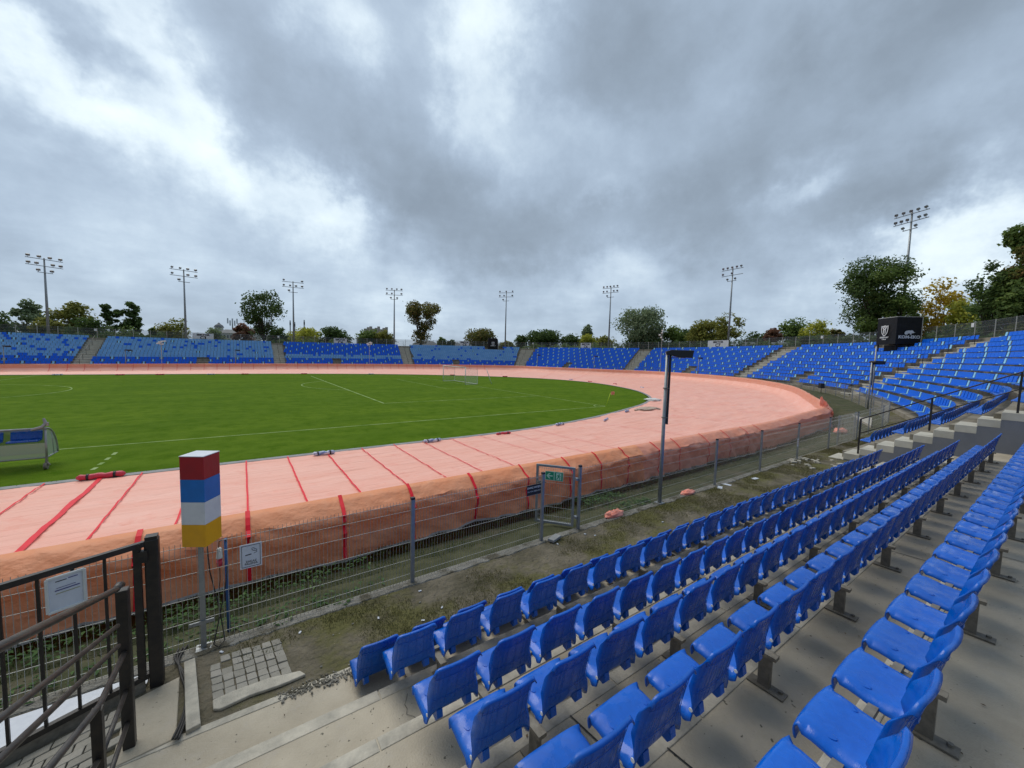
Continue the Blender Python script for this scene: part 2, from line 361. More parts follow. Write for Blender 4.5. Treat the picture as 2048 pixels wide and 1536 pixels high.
# ------------------------------------------------------------------ track curves
def yn(x): return -14.47-.004*(x+26)
outer_ctl = [(-40, yn(-40), 1.25), (-34, yn(-34), 1.25), (-28, yn(-28), 1.25), (-22, yn(-22), 1.25), (-16, yn(-16), 1.25), (-10, yn(-10), 1.25), (-5, yn(-5), 1.25)]
for (u, v, z) in [(1598, 827, 1.28), (1648, 812, 1.38), (1640, 800, 1.5), (1620, 788.5, 1.58), (1600, 777.5, 1.66), (1576, 769.5, 1.76), (1536, 762, 1.86), (1500, 757, 1.93), (1450, 752, 1.99), (1400, 748, 2.03), (1300, 742, 2.0), (1200, 738, 1.96), (1100, 734, 1.94), (1024, 731, 1.92)]:
    p = onz(u, v, z); outer_ctl.append((p[0], p[1], z))
for (u, v, y) in [(900, 729, 61.5), (800, 728, 64.6), (700, 727.5, 65.8), (600, 727, 66.2), (512, 727, 66.3), (400, 727, 66.3), (200, 727.5, 66.3), (0, 728, 66.3)]:
    p = ony(u, v, y); outer_ctl.append((p[0], p[1], p[2]))
outer_ctl.append((-64, 66.3, 1.05)); outer_ctl.append((-72, 66.3, 1.0))
NO = 900
OC, OS = smoothpoly(outer_ctl, NO)
# soften the heading so that the normals turn evenly
def normals(P, w=9):
    d = np.gradient(P[:, :2], axis=0); n = np.stack([d[:, 1], -d[:, 0]], -1); n /= np.linalg.norm(n, axis=1)[:, None]
    k = np.ones(2*w+1)/(2*w+1)
    q = np.stack([np.convolve(np.pad(n[:, i], w, mode='edge'), k, 'valid') for i in range(2)], -1)
    return q/np.linalg.norm(q, axis=1)[:, None]
ON = normals(OC, 22)
inner_ctl = [(-40, -5.5), (-32, -5.5), (-26, -5.5), (-20, -5.5), (-15, -5.45), (-10.6, -5.0), (-4.9, -3.7), (0, -2.1), (4.1, -.6), (7.8, 1.2), (10.5, 3.0), (13.6, 5.8), (17.2, 10), (20.6, 16), (22.8, 22), (23.3, 28), (22, 34), (19.8, 38), (16.2, 42.2), (8.5, 48.2), (-.2, 52.8), (-9.1, 55.3), (-17, 56.6), (-24, 57), (-37.4, 57), (-52, 56.6), (-64, 56.6), (-72, 56.6)]
IC, IS = smoothpoly([(a, b, 0) for a, b in inner_ctl], 700)
def interpO(s, k=None):
    return np.array([np.interp(s, OS, OC[:, i]) for i in range(3)]), np.array([np.interp(s, OS, ON[:, i]) for i in range(2)])
def outer_offset(s, o, z):
    p, n = interpO(s); return np.array([p[0]+n[0]*o, p[1]+n[1]*o, z])
def nearest_inner(p, n):
    """where the inward normal through p crosses the inner curve"""
    q = IC[:, :2]-p[:2]; along = -(q@n); side = q@np.array([-n[1], n[0]])
    cost = np.abs(side)+np.where(along > 0, 0, 1e6)+np.where(along > 30, 1e3, 0)
    k = int(np.argmin(cost)); best = IC[k, :2]
    for j in (k-1, k):
        if 0 <= j < len(IC)-1 and side[j]*side[j+1] <= 0 and side[j] != side[j+1]:
            f = side[j]/(side[j]-side[j+1]); best = IC[j, :2]*(1-f)+IC[j+1, :2]*f
    return best
s_of_x = lambda x: float(np.interp(x, OC[:128, 0], OS[:128]))

# ------------------------------------------------------------------ setting: ground, turf, markings
g = MB(); g.poly([(-2500, -2500, -.3), (2500, -2500, -.3), (2500, 2500, -.3), (-2500, 2500, -.3)])
struct('ground', g, 'outer', 'rough grass ground reaching the horizon')
g = MB(); ip = IC[:, :2]
g.poly([(p[0], p[1], 0.0) for p in ip]+[(-72, 25, 0)])
struct('turf', g, 'turf', 'green football pitch turf')
W2 = 59.04/2; XL = -96.61/2
mk = MB(); ZM = .006
def line(a, b, w=.10):
    a = np.array(a, float); b = np.array(b, float); d = (b-a)/np.linalg.norm(b-a); n = np.array([-d[1], d[0]])*w/2
    mk.poly([(*(a-n), ZM), (*(b-n), ZM), (*(b+n), ZM), (*(a+n), ZM)])
def arc(c, r, a0, a1, n=40, w=.10):
    P = []
    for t in np.linspace(a0, a1, n): P.append([(c[0]+(r-w/2)*math.cos(t), c[1]+(r-w/2)*math.sin(t), ZM), (c[0]+(r+w/2)*math.cos(t), c[1]+(r+w/2)*math.sin(t), ZM)])
    mk.grid(P)
line((-70, 0), (0, 0)); line((0, 0.05), (0, 2*W2)); line((-16.5, W2-20.16), (-.05, W2-20.16)); line((-16.5, W2-20.2), (-16.5, W2+20.2), .13)
line((-16.5, W2+20.16), (-.05, W2+20.16)); line((-5.5, W2-9.16), (-.05, W2-9.16)); line((-5.5, W2-9.2), (-5.5, W2+9.2)); line((-5.5, W2+9.16), (-.05, W2+9.16))
line((XL, 0), (XL, 2*W2)); line((-70, 2*W2), (0, 2*W2)) if 2*W2 < 55.5 else None
a_ = math.acos(5.5/9.15); arc((-11, W2), 9.15, math.pi-a_, math.pi+a_); arc((XL, W2), 9.15, 0, 2*math.pi, 90); arc((0, 0), 1.0, math.pi/2, math.pi, 8)
for k in range(4):
    a0 = onz(232-13*k, 905+10*k, 0); b0 = onz(226-14*k, 910+10*k, 0); line(a0[:2], b0[:2], .12)
struct('pitch_markings', mk, 'line', 'faint white lines on the football pitch')
# kerb strip between turf and track
kb = MB(); P = []; INN = normals(IC, 14)
for i in range(0, len(IC), 2):
    x, y = IC[i, :2]; nx, ny = INN[i]
    P.append([(x-nx*.02, y-ny*.02, .0), (x-nx*.02, y-ny*.02, .05), (x+nx*.28, y+ny*.28, .05), (x+nx*.28, y+ny*.28, -.05)])
kb.grid(P); struct('kerb', kb, 'kerb', 'pale concrete kerb strip round the turf')

# banked track bed, verge, path: profile strips along the outer curve
def fence_off(s):
    return 2.40+np.interp(s, [OS[0], s_of_x(-2), s_of_x(-2)+22, s_of_x(-2)+45, OS[-1]-60, OS[-1]], [0, 0, 1.3, 1.5, .6, .2])
def zbase(s):   # ground level outside the track (fence foot)
    p, n = interpO(s)
    near = np.interp(s, [OS[0], s_of_x(4)], [1, 1]) if s < s_of_x(4) else max(0, 1-(s-s_of_x(4))/14)
    return near*.45+(1-near)*max(.45, p[2]-.82)
SS = list(np.arange(OS[0], s_of_x(2), .25))+list(np.arange(s_of_x(2), OS[-1], 1.2))
vg = MB(); P = []
for s in SS:
    p, n = interpO(s); zb = zbase(s); fo = fence_off(s); row = []
    for t in np.linspace(0, 1, 17):
        o = [-.9, -.5, .30, .60, .74, .85, 1.0, 1.15, 1.3, 1.42, 1.50, 1.56, 1.66, 1.8, 2.0, 2.2, 2.4][int(round(t*16))]*fo/2.4
        lo = .15 if s < s_of_x(0) else 0
        zz = zb-.45+.45*min(1, max(0, (o-.5)/1.5)) if o > .68 else zb-.95
        if 1.40 < o*2.4/fo < 1.6: zz -= lo
        q = p[:2]+n*o; zz += .03*fbm(q[0], q[1], 0, 2.2)
        if o > fo*.94: zz = zb-.005
        row.append((q[0], q[1], zz))
    P.append(row)
vg.grid(P); struct('verge', vg, 'verge', 'rough grass verge between covered track and mesh fence', smooth=True)
pg = MB(); P = []
def standfoot(s):
    return fence_off(s)+np.interp(s, [OS[0], s_of_x(-2), s_of_x(-2)+20, OS[-1]], [1.28, .95, 1.2, 1.2])
for s in SS:
    p, n = interpO(s); zb = zbase(s); fo = fence_off(s); so = standfoot(s)+.3 if s > s_of_x(-7.0) else 3.645+.018*(p[0]+25); row = []
    for t in np.linspace(0, 1, 8):
        q = p[:2]+n*(fo+(so-fo)*t); row.append((q[0], q[1], zb+.012*fbm(q[0], q[1], 3, 1.5)*(1 if .05 < t < .95 else 0)))
    P.append(row)
pg.grid(P); struct('dirt_path', pg, 'dirt', 'trodden dirt and thin grass strip below the seats', smooth=True)

# pale concrete edging slabs lying along the fence foot
ed = MB(); P = []
for x in np.arange(-29.5, -8, .06):
    w = .07+.05*abs(fbm(x*1.1, 0, 0))+.05*abs(fbm(x*4, 1, 0))
    yy = -16.85-.012*(x+26)
    P.append([(x, yy+.07, .452), (x, yy+.06, .472+.01*fbm(x*3, 0, 0)), (x, yy-w, .466+.012*fbm(x*5, 2, 0)), (x, yy-w-.02, .44)])
ed.grid(P); struct('edging', ed, 'edgec', 'crumbling concrete edging under the mesh fence')

# ------------------------------------------------------------------ track cover (tarpaulins over the speedway)
cover = thing('track_cover', (-20, -10, 0), 'long salmon pink tarpaulin covering the whole racing track and its air fence', 'track cover')
def cover_profile(s):
    """points from the inner edge to the top line O; returns (list of pts, index where border starts)"""
    p, n = interpO(s); I = nearest_inner(p[:2], n); I = I+n*.22
    L = np.linalg.norm(p[:2]-I); d = (p[:2]-I)/L
    wallh = 1.18; zb = p[2]-wallh; near = s < s_of_x(5)
    pts = []
    flat_end = L-1.25
    NF = 46
    for k in range(NF+1):
        t = k/NF; zz = .03+(zb-.03)*(t**1.3)
        pts.append((I[0]+d[0]*flat_end*t, I[1]+d[1]*flat_end*t, zz))
    nb = len(pts)-1
    for k in range(1, 9):
        a = k/8*math.pi/2; ex = flat_end+1.25*math.sin(a)**.8; zz = zb+wallh*(1-math.cos(a))**.9
        pts.append((I[0]+d[0]*ex, I[1]+d[1]*ex, zz))
    return pts, nb, n
CS = list(np.arange(OS[0], s_of_x(8), .14))
CS += list(np.arange(CS[-1]+.5, OS[-1], .55))
sheet = MB(); border = MB(); hem = MB(); Ps = []; Pb = []; Ph = []; Pc = []
def ridge(x, y, z): return max(0.0, 1-abs(fbm(x, y, z))*5.0)**2
def wrk(x, y, s, t):
    # long low folds running along the track plus diagonal creases
    n, sd_ = 0, s
    a = .020*fbm(s*.30, t*26, 1.7)+.010*fbm(s*.8, t*55, 4)
    a += .012*max(0, fbm(s*.9+t*5, t*9, 8))
    a += .030*ridge(s*.22, t*16, 3.3)+.022*ridge(s*.35+t*2.5, t*11, 9.1)
    return a
for s in CS:
    pts, nb, n = cover_profile(s); m = len(pts)
    q = []
    far = s > s_of_x(10)
    for i, p in enumerate(pts):
        t = i/(m-1); h = wrk(p[0], p[1], s, t)*(1 if not far else 2.2)*(0 if i == 0 else 1)
        if i > nb:
            k = (i-nb)/(m-1-nb); h = .03*fbm(s*1.6, k*2, 3)*math.sin(k*math.pi)
            fold = max(0, fbm(s*.45, 0, 20)-.15); o = -.28*fold*math.sin(k*math.pi)
            q.append((p[0]+n[0]*o, p[1]+n[1]*o, p[2]+h)); continue
        q.append((p[0], p[1], p[2]+h))
    nearside = s < s_of_x(6.5)
    # outside drop of the cover over the fence
    O = pts[-1]; bz = O[2]
    dr = []

    sag = .07*fbm(s*.6, 2, 6)
    hz = 1.08+.06*fbm(s*.35, 7, 1)
    if s > s_of_x(-12): hz += .10*min(1, (s-s_of_x(-12))/8)+.10*abs(fbm(s*.5, 3, 3))
    for k, (o, dz) in enumerate([(.13, -.07), (.27, -.16), (.39, -.25), (.43, -.31), (.43, -.38), (.425, -.48), (.42, -.60), (.42, -.75), (.425, -.90), (.43, -hz)]):
        w = .09*fbm(s*1.0+k*.33, k*.35, 2)+.10*fbm(s*2.4-k*.55, k*.25, 9)+.05*fbm(s*5.5+k*.8, k*.3, 5)
        w *= min(1, k/3)
        w += .035*ridge(s*1.3+k*.28, k*.22, 4.2)*(k > 1)-.030*ridge(s*.8-k*.35, k*.15, 7.7)*(k > 2)
        zz = bz+dz+(sag*(1 if k in (2, 3, 4) else .4) if k < 9 else 0)+.035*fbm(s*1.4, k, 5)*(1 if k < 9 else .5)+(.035*ridge(s*1.6+k*.5, .3*k, 2.2) if k < 3 else 0)
        dr.append((O[0]+n[0]*(o+w), O[1]+n[1]*(o+w), zz))
    sp_ = nb+6 if nearside else nb+4
    sp_ = nb+5
    Ps.append(q[:sp_+1]); Pb.append(q[sp_:]+dr); Pc.append(3)
    b = dr[-1]; Ph.append([(b[0]+n[0]*.006, b[1]+n[1]*.006, b[2]+.005), (b[0]+n[0]*.008, b[1]+n[1]*.008, b[2]-.045)])
# build sheet in runs of equal length rows
def runs(P):
    out = []; cur = [P[0]]
    for r_ in P[1:]:
        if len(r_) != len(cur[-1]): out.append(cur); cur = [r_]
        else: cur.append(r_)
    out.append(cur); return out
for rn in runs(Ps): sheet.grid(rn)
NL = len(Pb[0])-10+3
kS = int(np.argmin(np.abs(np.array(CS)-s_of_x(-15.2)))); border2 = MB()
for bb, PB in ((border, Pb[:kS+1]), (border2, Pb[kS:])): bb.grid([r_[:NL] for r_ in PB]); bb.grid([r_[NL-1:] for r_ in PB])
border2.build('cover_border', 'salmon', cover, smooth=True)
hem.grid(Ph)
sheet.build('cover_sheet', 'pink', cover, smooth=True); bo = border.build('cover_border', 'orange', cover, smooth=True)
hem.build('hem', 'hem', cover)
# red seam tapes: near sheet
def tape_on_sheet(s, w, mat, a=0.0, b=1.0, name='seam_tape', skew=0.0, lift=.034):
    w *= .78; mb = MB(); P = []
    _, nb, _ = cover_profile(s)
    for k in np.linspace(a, b, 26):
        row = []
        for sg in (-1, 1):
            ss = s+sg*w/2+skew*k; pts, nb, n = cover_profile(ss); j = k*nb; i = min(int(j), nb-1); f = j-i
            p = np.array(pts[i])*(1-f)+np.array(pts[i+1])*f
            t = j/(len(pts)-1)
            h = wrk(0, 0, ss, t)*(1 if ss < s_of_x(10) else 2.2)
            row.append((p[0]+.003*math.sin(k*23+s), p[1], p[2]+h+lift))
        P.append(row)
    mb.grid(P); return mb.build(name, mat, cover, smooth=True)
def tape_on_drop(s, w, mat='tape'):
    i = int(np.argmin(np.abs(np.array(CS)-s))); mb = MB(); P = []
    n = interpO(CS[i])[1]; dirv = np.array([-n[1], n[0]])
    rows = Pb[i][-11:]
    for k, p in enumerate(rows):
        if k == 0: p = np.array(p)+np.array([-n[0]*.03, -n[1]*.03, 0])
        P.append([(p[0]+n[0]*.012-dirv[0]*w/2, p[1]+n[1]*.012-dirv[1]*w/2, p[2]+.012), (p[0]+n[0]*.012+dirv[0]*w/2, p[1]+n[1]*.012+dirv[1]*w/2, p[2]+.012)])
    mb.grid(P); return mb.build('seam_tape', mat, cover)
for x, w in [(-31.0, .05), (-29.83, .15), (-28.9, .055), (-27.5, .05), (-26.12, .055), (-24.8, .06), (-23.42, .06), (-22.05, .05), (-20.68, .045), (-19.3, .045), (-17.9, .045)]:
    tape_on_sheet(s_of_x(x), w, 'tape')
for x in (-16.3, -14.6, -12.8): tape_on_sheet(s_of_x(x), .035, 'thinseam', skew=.8, lift=.03)
for (u, v) in [(270, 1070), (497, 1025), (675, 994), (817, 966), (935, 947), (1035, 930), (1121, 915), (1180, 905), (1234, 895), (1296, 885), (1340, 877), (1394, 866), (1436, 860), (1474, 851), (1511, 846), (1545, 838)]:
    x = ony(u, v, -14.47)[0]; tape_on_drop(s_of_x(x), .07 if u < 1000 else (.05 if u < 1300 else .04))
# far border seams
for k, s in enumerate(np.arange(OS[-1]-22, OS[-1]-22-75, -1.85)):
    p, n = interpO(s); mb = MB(); P = []
    pts, nb, _ = cover_profile(s); t = np.array([-n[1], n[0]])
    for q in pts[nb-1:]: P.append([(q[0]-n[0]*.03-t[0]*.03, q[1]-n[1]*.03-t[1]*.03, q[2]+.03), (q[0]-n[0]*.03+t[0]*.03, q[1]-n[1]*.03+t[1]*.03, q[2]+.03)])
    mb.grid(P); mb.build('seam_tape', 'thinseam', cover)
# long radial seams in the bend
for k, s in enumerate(np.linspace(s_of_x(-8), OS[-1]-100, 17)):
    tape_on_sheet(s, .05, 'thinseam', name='sheet_seam', skew=4.0 if k % 3 else 2.5, lift=.06)

# gathered salmon cloth bulging out at the end of the bend
def blob(name, c, size, mat, label, cat, seed, parent=None, group=None, squash=.5):
    mb = MB(); n, m = 22, 14; P = []
    for i in range(n+1):
        row = []
        for j in range(m+1):
            a = 2*math.pi*i/n; b = math.pi*(j/m-.5)
            r_ = 1+.34*mnoise.fractal(Vector((math.cos(a)*1.6+seed, math.sin(a)*1.6, b*2.1)), 1, 2, 4)
            row.append((c[0]+size[0]*r_*math.cos(b)*math.cos(a), c[1]+size[1]*r_*math.cos(b)*math.sin(a), c[2]+max(-.02, size[2]*r_*math.sin(b)+size[2]*squash)))
        P.append(row)
    mb.grid(P)
    if parent is not None: return mb.build(name, mat, parent, smooth=True)
    o = mb.build(name, mat, loc=tuple(c), smooth=True); return tag(o, label, cat, group)
def flap(parent, pts, mat, th=.03):
    # a folded cloth flap: ruled between two wavy edges
    a, b = pts; P = []
    for i in range(14):
        t = i/13; row = []
        for j in range(7):
            k = j/6; A = [np.array(x) for x in a]; B = [np.array(x) for x in b]
            def pl(L, t):
                f = t*(len(L)-1); q = min(int(f), len(L)-2); return L[q]*(1-(f-q))+L[q+1]*(f-q)
            p = pl(A, t)*(1-k)+pl(B, t)*k; p = p+np.array([.05*fbm(t*3, k*2, 1), .05*fbm(t*3, k*2, 5), .06*fbm(t*4, k*3, 9)]); row.append(tuple(p))
        P.append(row)
    mb = MB(); mb.grid(P); return mb.build('loose_flap', mat, parent, smooth=True)
pt = onz(1648, 812, 1.4); pt = np.array([pt[0], pt[1]])
def ptv(u, v, dx=0, dy=0):
    b = (pt[0]+dx, pt[1]+dy); q = onvert(u, v, b); return q
flap(cover, ([ptv(1640, 795), ptv(1643, 793), ptv(1650, 800), ptv(1657, 811)], [ptv(1640, 812), ptv(1648, 815), ptv(1652, 814), ptv(1655, 813)]), 'bundle')
flap(cover, ([ptv(1648, 812), ptv(1655, 816), ptv(1664, 820), ptv(1668, 828)], [ptv(1648, 830), ptv(1655, 833), ptv(1662, 832), ptv(1666, 831)]), 'bundle')
flap(cover, ([ptv(1648, 836), ptv(1656, 838), ptv(1664, 848), ptv(1666, 852)], [ptv(1640, 868), ptv(1650, 866), ptv(1660, 862), ptv(1665, 854)]), 'pink')

# tie-down rolls lying on the inner edge of the cover
def roll(u, v, length, mat, label, ang=0.0, r=.075, bands=2, group='weighted rolls on the inner edge of the track cover'):
    c = onz(u, v, .12); i = int(np.argmin(np.hypot(IC[:, 0]-c[0], IC[:, 1]-c[1]))); d = np.array([-INN[i][1], INN[i][0]])
    a = math.atan2(d[1], d[0])+ang; d = np.array([math.cos(a), math.sin(a), 0])
    t = thing('weight_roll', (c[0], c[1], .05), label, 'roll', group); cc = np.array([c[0], c[1], .05+r])
    mb = MB(); pts = []; rs = []
    for k in range(15):
        f = k/14-.5; pts.append(cc+d*length*f+np.array([0, 0, .01*math.sin(k*1.3)])+np.cross(d, (0, 0, 1))*.02*math.sin(k*.9)); rs.append(r*(.55 if k in (0, 14) else 1+.08*math.sin(k*2.1)))
    mb.tube(pts, rs, 12); mb.build('cloth_tube', mat, t, smooth=True)
    for k in range(bands):
        f = -.28+.56*k/max(1, bands-1); b = MB(); b.tube([cc+d*(length*f-.03), cc+d*(length*f+.03)], r*1.13, 12); b.build('strap', 'blackplastic', t, smooth=True)
    return t
roll(203, 952, 1.05, 'roll_red', 'thick red roll with two black straps at the left of the track edge', r=.085)
roll(648, 906, .80, 'roll_blue', 'blue and white roll on the track edge, first right of the striped box')
roll(865, 881, .90, 'roll_blue', 'blue and white roll on the track edge, second right of the striped box')
roll(1007, 866, .95, 'roll_red', 'slim red roll on the track edge left of the corner flag', r=.06)
roll(1120, 848, .8, 'roll_blue', 'blue and white roll on the track edge just before the bend')
roll(1254, 822, .8, 'roll_blue', 'blue roll on the track edge right of the corner flag')
roll(1212, 838, 1.3, 'roll_blue', 'crumpled blue and white roll lying on the pink sheet near the bend', ang=.25, r=.05)
for k, (u, v) in enumerate([(1284, 775), (1230, 768), (1180, 763), (1142, 759), (1010, 753), (905, 750), (742, 748), (608, 747.5), (490, 748), (422, 748.5), (320, 749), (240, 749.5), (115, 749.5)]):
    nm = ['small dark roll at the far track edge, %s' % w for w in ('nearest the tip of the bend', 'second from the tip of the bend', 'third from the tip of the bend', 'right of the goal post stick', 'just right of the goal', 'behind the goal net', 'left of the goal', 'right of sector stairs C4', 'below sector stairs C4', 'left of sector stairs C4', 'below the sector C3 board', 'fourth from the left end', 'leftmost of all')][k]
    roll(u, v, 1.0, 'roll_red' if k % 3 else 'roll_blue', nm, r=.085, group='weighted rolls on the far track edge')
# crumpled sheet heap at the tip of the turf
p = onz(1306, 800, .1)
tag(blob('crumpled_sheet', (p[0], p[1], .04), (.9, .7, .16), 'white', 'crumpled white sheet at the tip of the turf', 'sheet', 3), 'crumpled white sheet at the tip of the turf', 'sheet')
p = onz(1295, 818, .1)
tag(blob('tan_board', (p[0], p[1], .04), (1.5, .55, .14), 'sandbag', 'folded tan sheet beside the inner track edge', 'sheet', 9), 'folded tan sheet beside the inner track edge near the bend', 'sheet')
# bundles on the verge
p = onz(1228, 1030, .47)
tag(blob('cloth_bundle', (p[0], p[1], .45), (.30, .12, .09), 'bundle', '', '', 5), 'crumpled orange red cloth bundle against the fence left of the lamp pole', 'bundle')
p = onz(1376, 986, .47)
tag(blob('cloth_bundle', (p[0], p[1], .45), (.28, .11, .07), 'bundle', '', '', 8), 'orange cloth bundle on the grass right of the lamp pole', 'bundle')
p = onz(1681, 864, .5)
tag(blob('cloth_bundle', (p[0], p[1], .47), (.42, .30, .16), 'bundle', '', '', 12), 'red orange cloth bundle behind the mesh fence at the end of the cover', 'bundle')

# ------------------------------------------------------------------ near mesh fence
FX = lambda x: -16.85-.012*(x+26)
fence = thing('mesh_fence', (-20, -16.9, .45), 'low galvanised welded mesh fence beside the covered track', 'fence')
def fpost(x, y, z0, h, parent, cap=True):
    mb = MB(); mb.box((x, y, z0+h/2), (.055, .05, h)); mb.build('fence_post', 'steel', parent)
    if cap: c = MB(); c.box((x, y, z0+h+.012), (.062, .058, .035)); c.build('post_cap', 'blackplastic', parent)
def mesh_panel(p0, p1, z0a, z0b, h, parent, step=.05, wr=.0026, name='mesh_panel'):
    """welded mesh: vertical wires with folded double rows"""
    p0 = np.array(p0[:2], float); p1 = np.array(p1[:2], float); L = np.linalg.norm(p1-p0); d = (p1-p0)/L; n = np.array([-d[1], d[0]])
    mb = MB(); N_ = max(2, int(round(L/step)))
    for k in range(N_+1):
        q = p0+d*L*k/N_; zb = z0a+(z0b-z0a)*k/N_
        path = []
        for (zz, o) in ((.02, 0), (.10, .028), (.18, 0), (h*.5-.05, 0), (h*.5, .02), (h*.5+.05, 0), (h-.20, 0), (h-.12, .03), (h-.04, 0), (h+.01, 0)):
            path.append((q[0]-n[0]*o, q[1]-n[1]*o, zb+zz))
        for e in ((d, n) if p0[0] < -12 else (d*.4+n*.92,)):
            w = wr
            for a, b in zip(path[:-1], path[1:]):
                o_ = len(mb.v); mb.v += [(a[0]-e[0]*w, a[1]-e[1]*w, a[2]), (a[0]+e[0]*w, a[1]+e[1]*w, a[2]), (b[0]+e[0]*w, b[1]+e[1]*w, b[2]), (b[0]-e[0]*w, b[1]-e[1]*w, b[2])]
                mb.f.append((o_, o_+1, o_+2, o_+3)); mb.mi.append(0)
    for zz, o in ((.05, .01), (.15, .01), (h*.28, 0), (h*.5, .022), (h*.72, 0), (h-.17, .01), (h-.04, 0)):
        a = (p0[0]-n[0]*o, p0[1]-n[1]*o, z0a+zz); b = (p1[0]-n[0]*o, p1[1]-n[1]*o, z0b+zz); mb.tube([a, b], .0034, 4, False)
    return mb.build(name, 'wire', parent)
FH = 1.37
fpx = [-34.0, -31.6, -29.2, -26.72]
px_pts = [(824, 1165), (1083, 1083), (1158, 1060), (1315, 1005), (1432, 972), (1523, 943), (1593, 918), (1650, 897), (1700, 878)]
near_posts = [onz(u, v, .45)[0] for u, v in px_pts]
allx = fpx+near_posts
for i, x in enumerate(allx):
    if abs(x-near_posts[3]) < .01: continue
    if i == 3: continue
    fpost(x, FX(x), .44, FH+.03, fence)
for i in range(len(allx)-1):
    if i == 5: continue      # gateway
    x0, x1 = allx[i], allx[i+1]
    mesh_panel((x0, FX(x0)+.03), (x1, FX(x1)+.03), .45, .45, FH, fence, step=.05)
# the fence continues round the bend
s = s_of_x(near_posts[-1]); prev = (near_posts[-1], FX(near_posts[-1])); pz = .45; nfar = 0
while s < OS[-1]-125 and nfar < 36:
    s += 2.6; p, n = interpO(s); q = p[:2]+n*fence_off(s); zb = zbase(s)
    fpost(q[0], q[1], zb-.02, FH+.03, fence, cap=False)
    mesh_panel(prev, q, pz, zb, FH, fence, step=.10 if nfar < 8 else .2, wr=.003 if nfar < 8 else .004)
    prev = q; pz = zb; nfar += 1
# wicket gate standing ajar
hx, hy = near_posts[2]-.05, FX(near_posts[2])+.07
gl = onz(1072, 1040, .52); gate = thing('wicket_gate', (hx, hy, .45), 'galvanised wicket gate with mesh infill standing ajar in the fence', 'gate')
gd = np.array([gl[0]-hx, gl[1]-hy]); gL = np.linalg.norm(gd); gd /= gL
mb = MB(); gz0, gz1 = .50, 1.80
A_ = np.array([hx, hy]); B_ = A_+gd*gL; gn = (-gd[1], gd[0], 0)
for q in (A_+gd*.04, B_): mb.bar((q[0], q[1], gz0), (q[0], q[1], gz1), .05, .05, (gd[0], gd[1], 0))
for z_ in (gz0+.02, gz1-.02): mb.bar((A_[0]+gd[0]*.065, A_[1]+gd[1]*.065, z_), (B_[0]-gd[0]*.025, B_[1]-gd[1]*.025, z_), .046, .046)
mb.build('gate_frame', 'steel', gate)
mesh_panel(B_, A_+gd*.04, gz0+.02, gz0+.02, gz1-gz0-.06, gate, step=.05, name='mesh_infill')
mb = MB(); q = B_+gd*-.02; mb.box((q[0], q[1]-.03, 1.36), (.09, .05, .14)); mb.tube([(q[0], q[1]-.05, 1.40), (q[0]+.02, q[1]-.12, 1.40), (q[0]+.13, q[1]-.12, 1.40)], .011, 8); mb.build('lock_and_handle', 'dksteel', gate)
for z_ in (.72, 1.56):
    mb = MB(); mb.box((hx+.0, hy-.03, z_), (.07, .08, .05)); mb.build('hinge', 'steel', gate)
# emergency exit sign on the gate
def board(name, c, xd, yd, w, h, mat, parent=None, th=.006, bev=0):
    xd = np.array(xd, float); xd /= np.linalg.norm(xd); yd = np.array(yd, float); yd -= xd*(yd@xd); yd /= np.linalg.norm(yd); zd = np.cross(xd, yd)
    mb = MB(); mb.box(c, (w, h, th), (xd, yd, zd))
    return mb.build(name, mat, parent) if parent is not None else mb
XD = np.array([-gd[0], -gd[1], 0]); ZD = np.array([0, 0, 1.0]); ND = np.cross(XD, ZD)   # faces the camera side
c = np.array([*(A_+gd*gL*.55), 1.575])+ND*.035
es = thing('exit_sign', c, 'green emergency exit sign with arrow and running figure hung on the wicket gate', 'sign')
board('sign_board', c, XD, ZD, .40, .20, 'palegreen', es)
board('green_field', c+ND*.005-XD*.098, XD, ZD, .178, .178, 'green', es, .002); board('green_field', c+ND*.005+XD*.098, XD, ZD, .178, .178, 'green', es, .002)
def P2(o, x, y, k=.008): return o+XD*x+ZD*y+ND*k
ar = MB(); o = c-XD*.098
ar.poly([P2(o, a, b) for a, b in [(.065, -.014), (.065, .014), (-.02, .014), (.02, .06), (-.015, .06), (-.07, 0), (-.015, -.06), (.02, -.06), (-.02, -.014)]]); ar.build('arrow', 'palegreen', es)
o = c+XD*.098
fr = MB(); fr.poly([P2(o, a, b) for a, b in [(-.055, -.075), (.06, -.075), (.06, .075), (-.055, .075)]]); fr.build('doorway', 'palegreen', es)
ru = MB()
for pts_ in ([(-.005, .045), (.018, .062), (.03, .045), (.012, .03)], [(-.02, .03), (.022, .03), (.012, -.01), (-.012, -.005)], [(-.045, .012), (-.018, .03), (-.012, .018), (-.04, -.002)], [(.02, .026), (.05, .004), (.045, -.006), (.014, .014)],
             [(-.012, -.004), (-.03, -.035), (-.05, -.06), (-.036, -.066), (-.014, -.04), (.008, -.012)], [(0, -.012), (.022, -.034), (.018, -.068), (.034, -.068), (.04, -.03), (.014, -.004)]):
    ru.poly([P2(o, a, b, .011) for a, b in pts_])
ru.build('running_figure', 'green', es)
# black notice on the fence
c = np.array([-21.55, FX(-21.5)+.05-.03, 1.57]); xd = np.array([1, -.012, 0]); nd = np.array([0, -1, 0.])
c[1] -= .05
ns = thing('warning_sign', c, 'black sign with white no entry lettering on the fence left of the wicket gate', 'sign')
board('sign_board', c, xd, ZD, .345, .205, 'ink', ns)
lettering('ZAKAZ WSTĘPU', c+nd*.005+ZD*.045, xd, ZD, .046, 'white', ns, bold=.001); lettering('NA TOR ŻUŻLOWY', c+nd*.005-ZD*.03, xd, ZD, .036, 'white', ns)
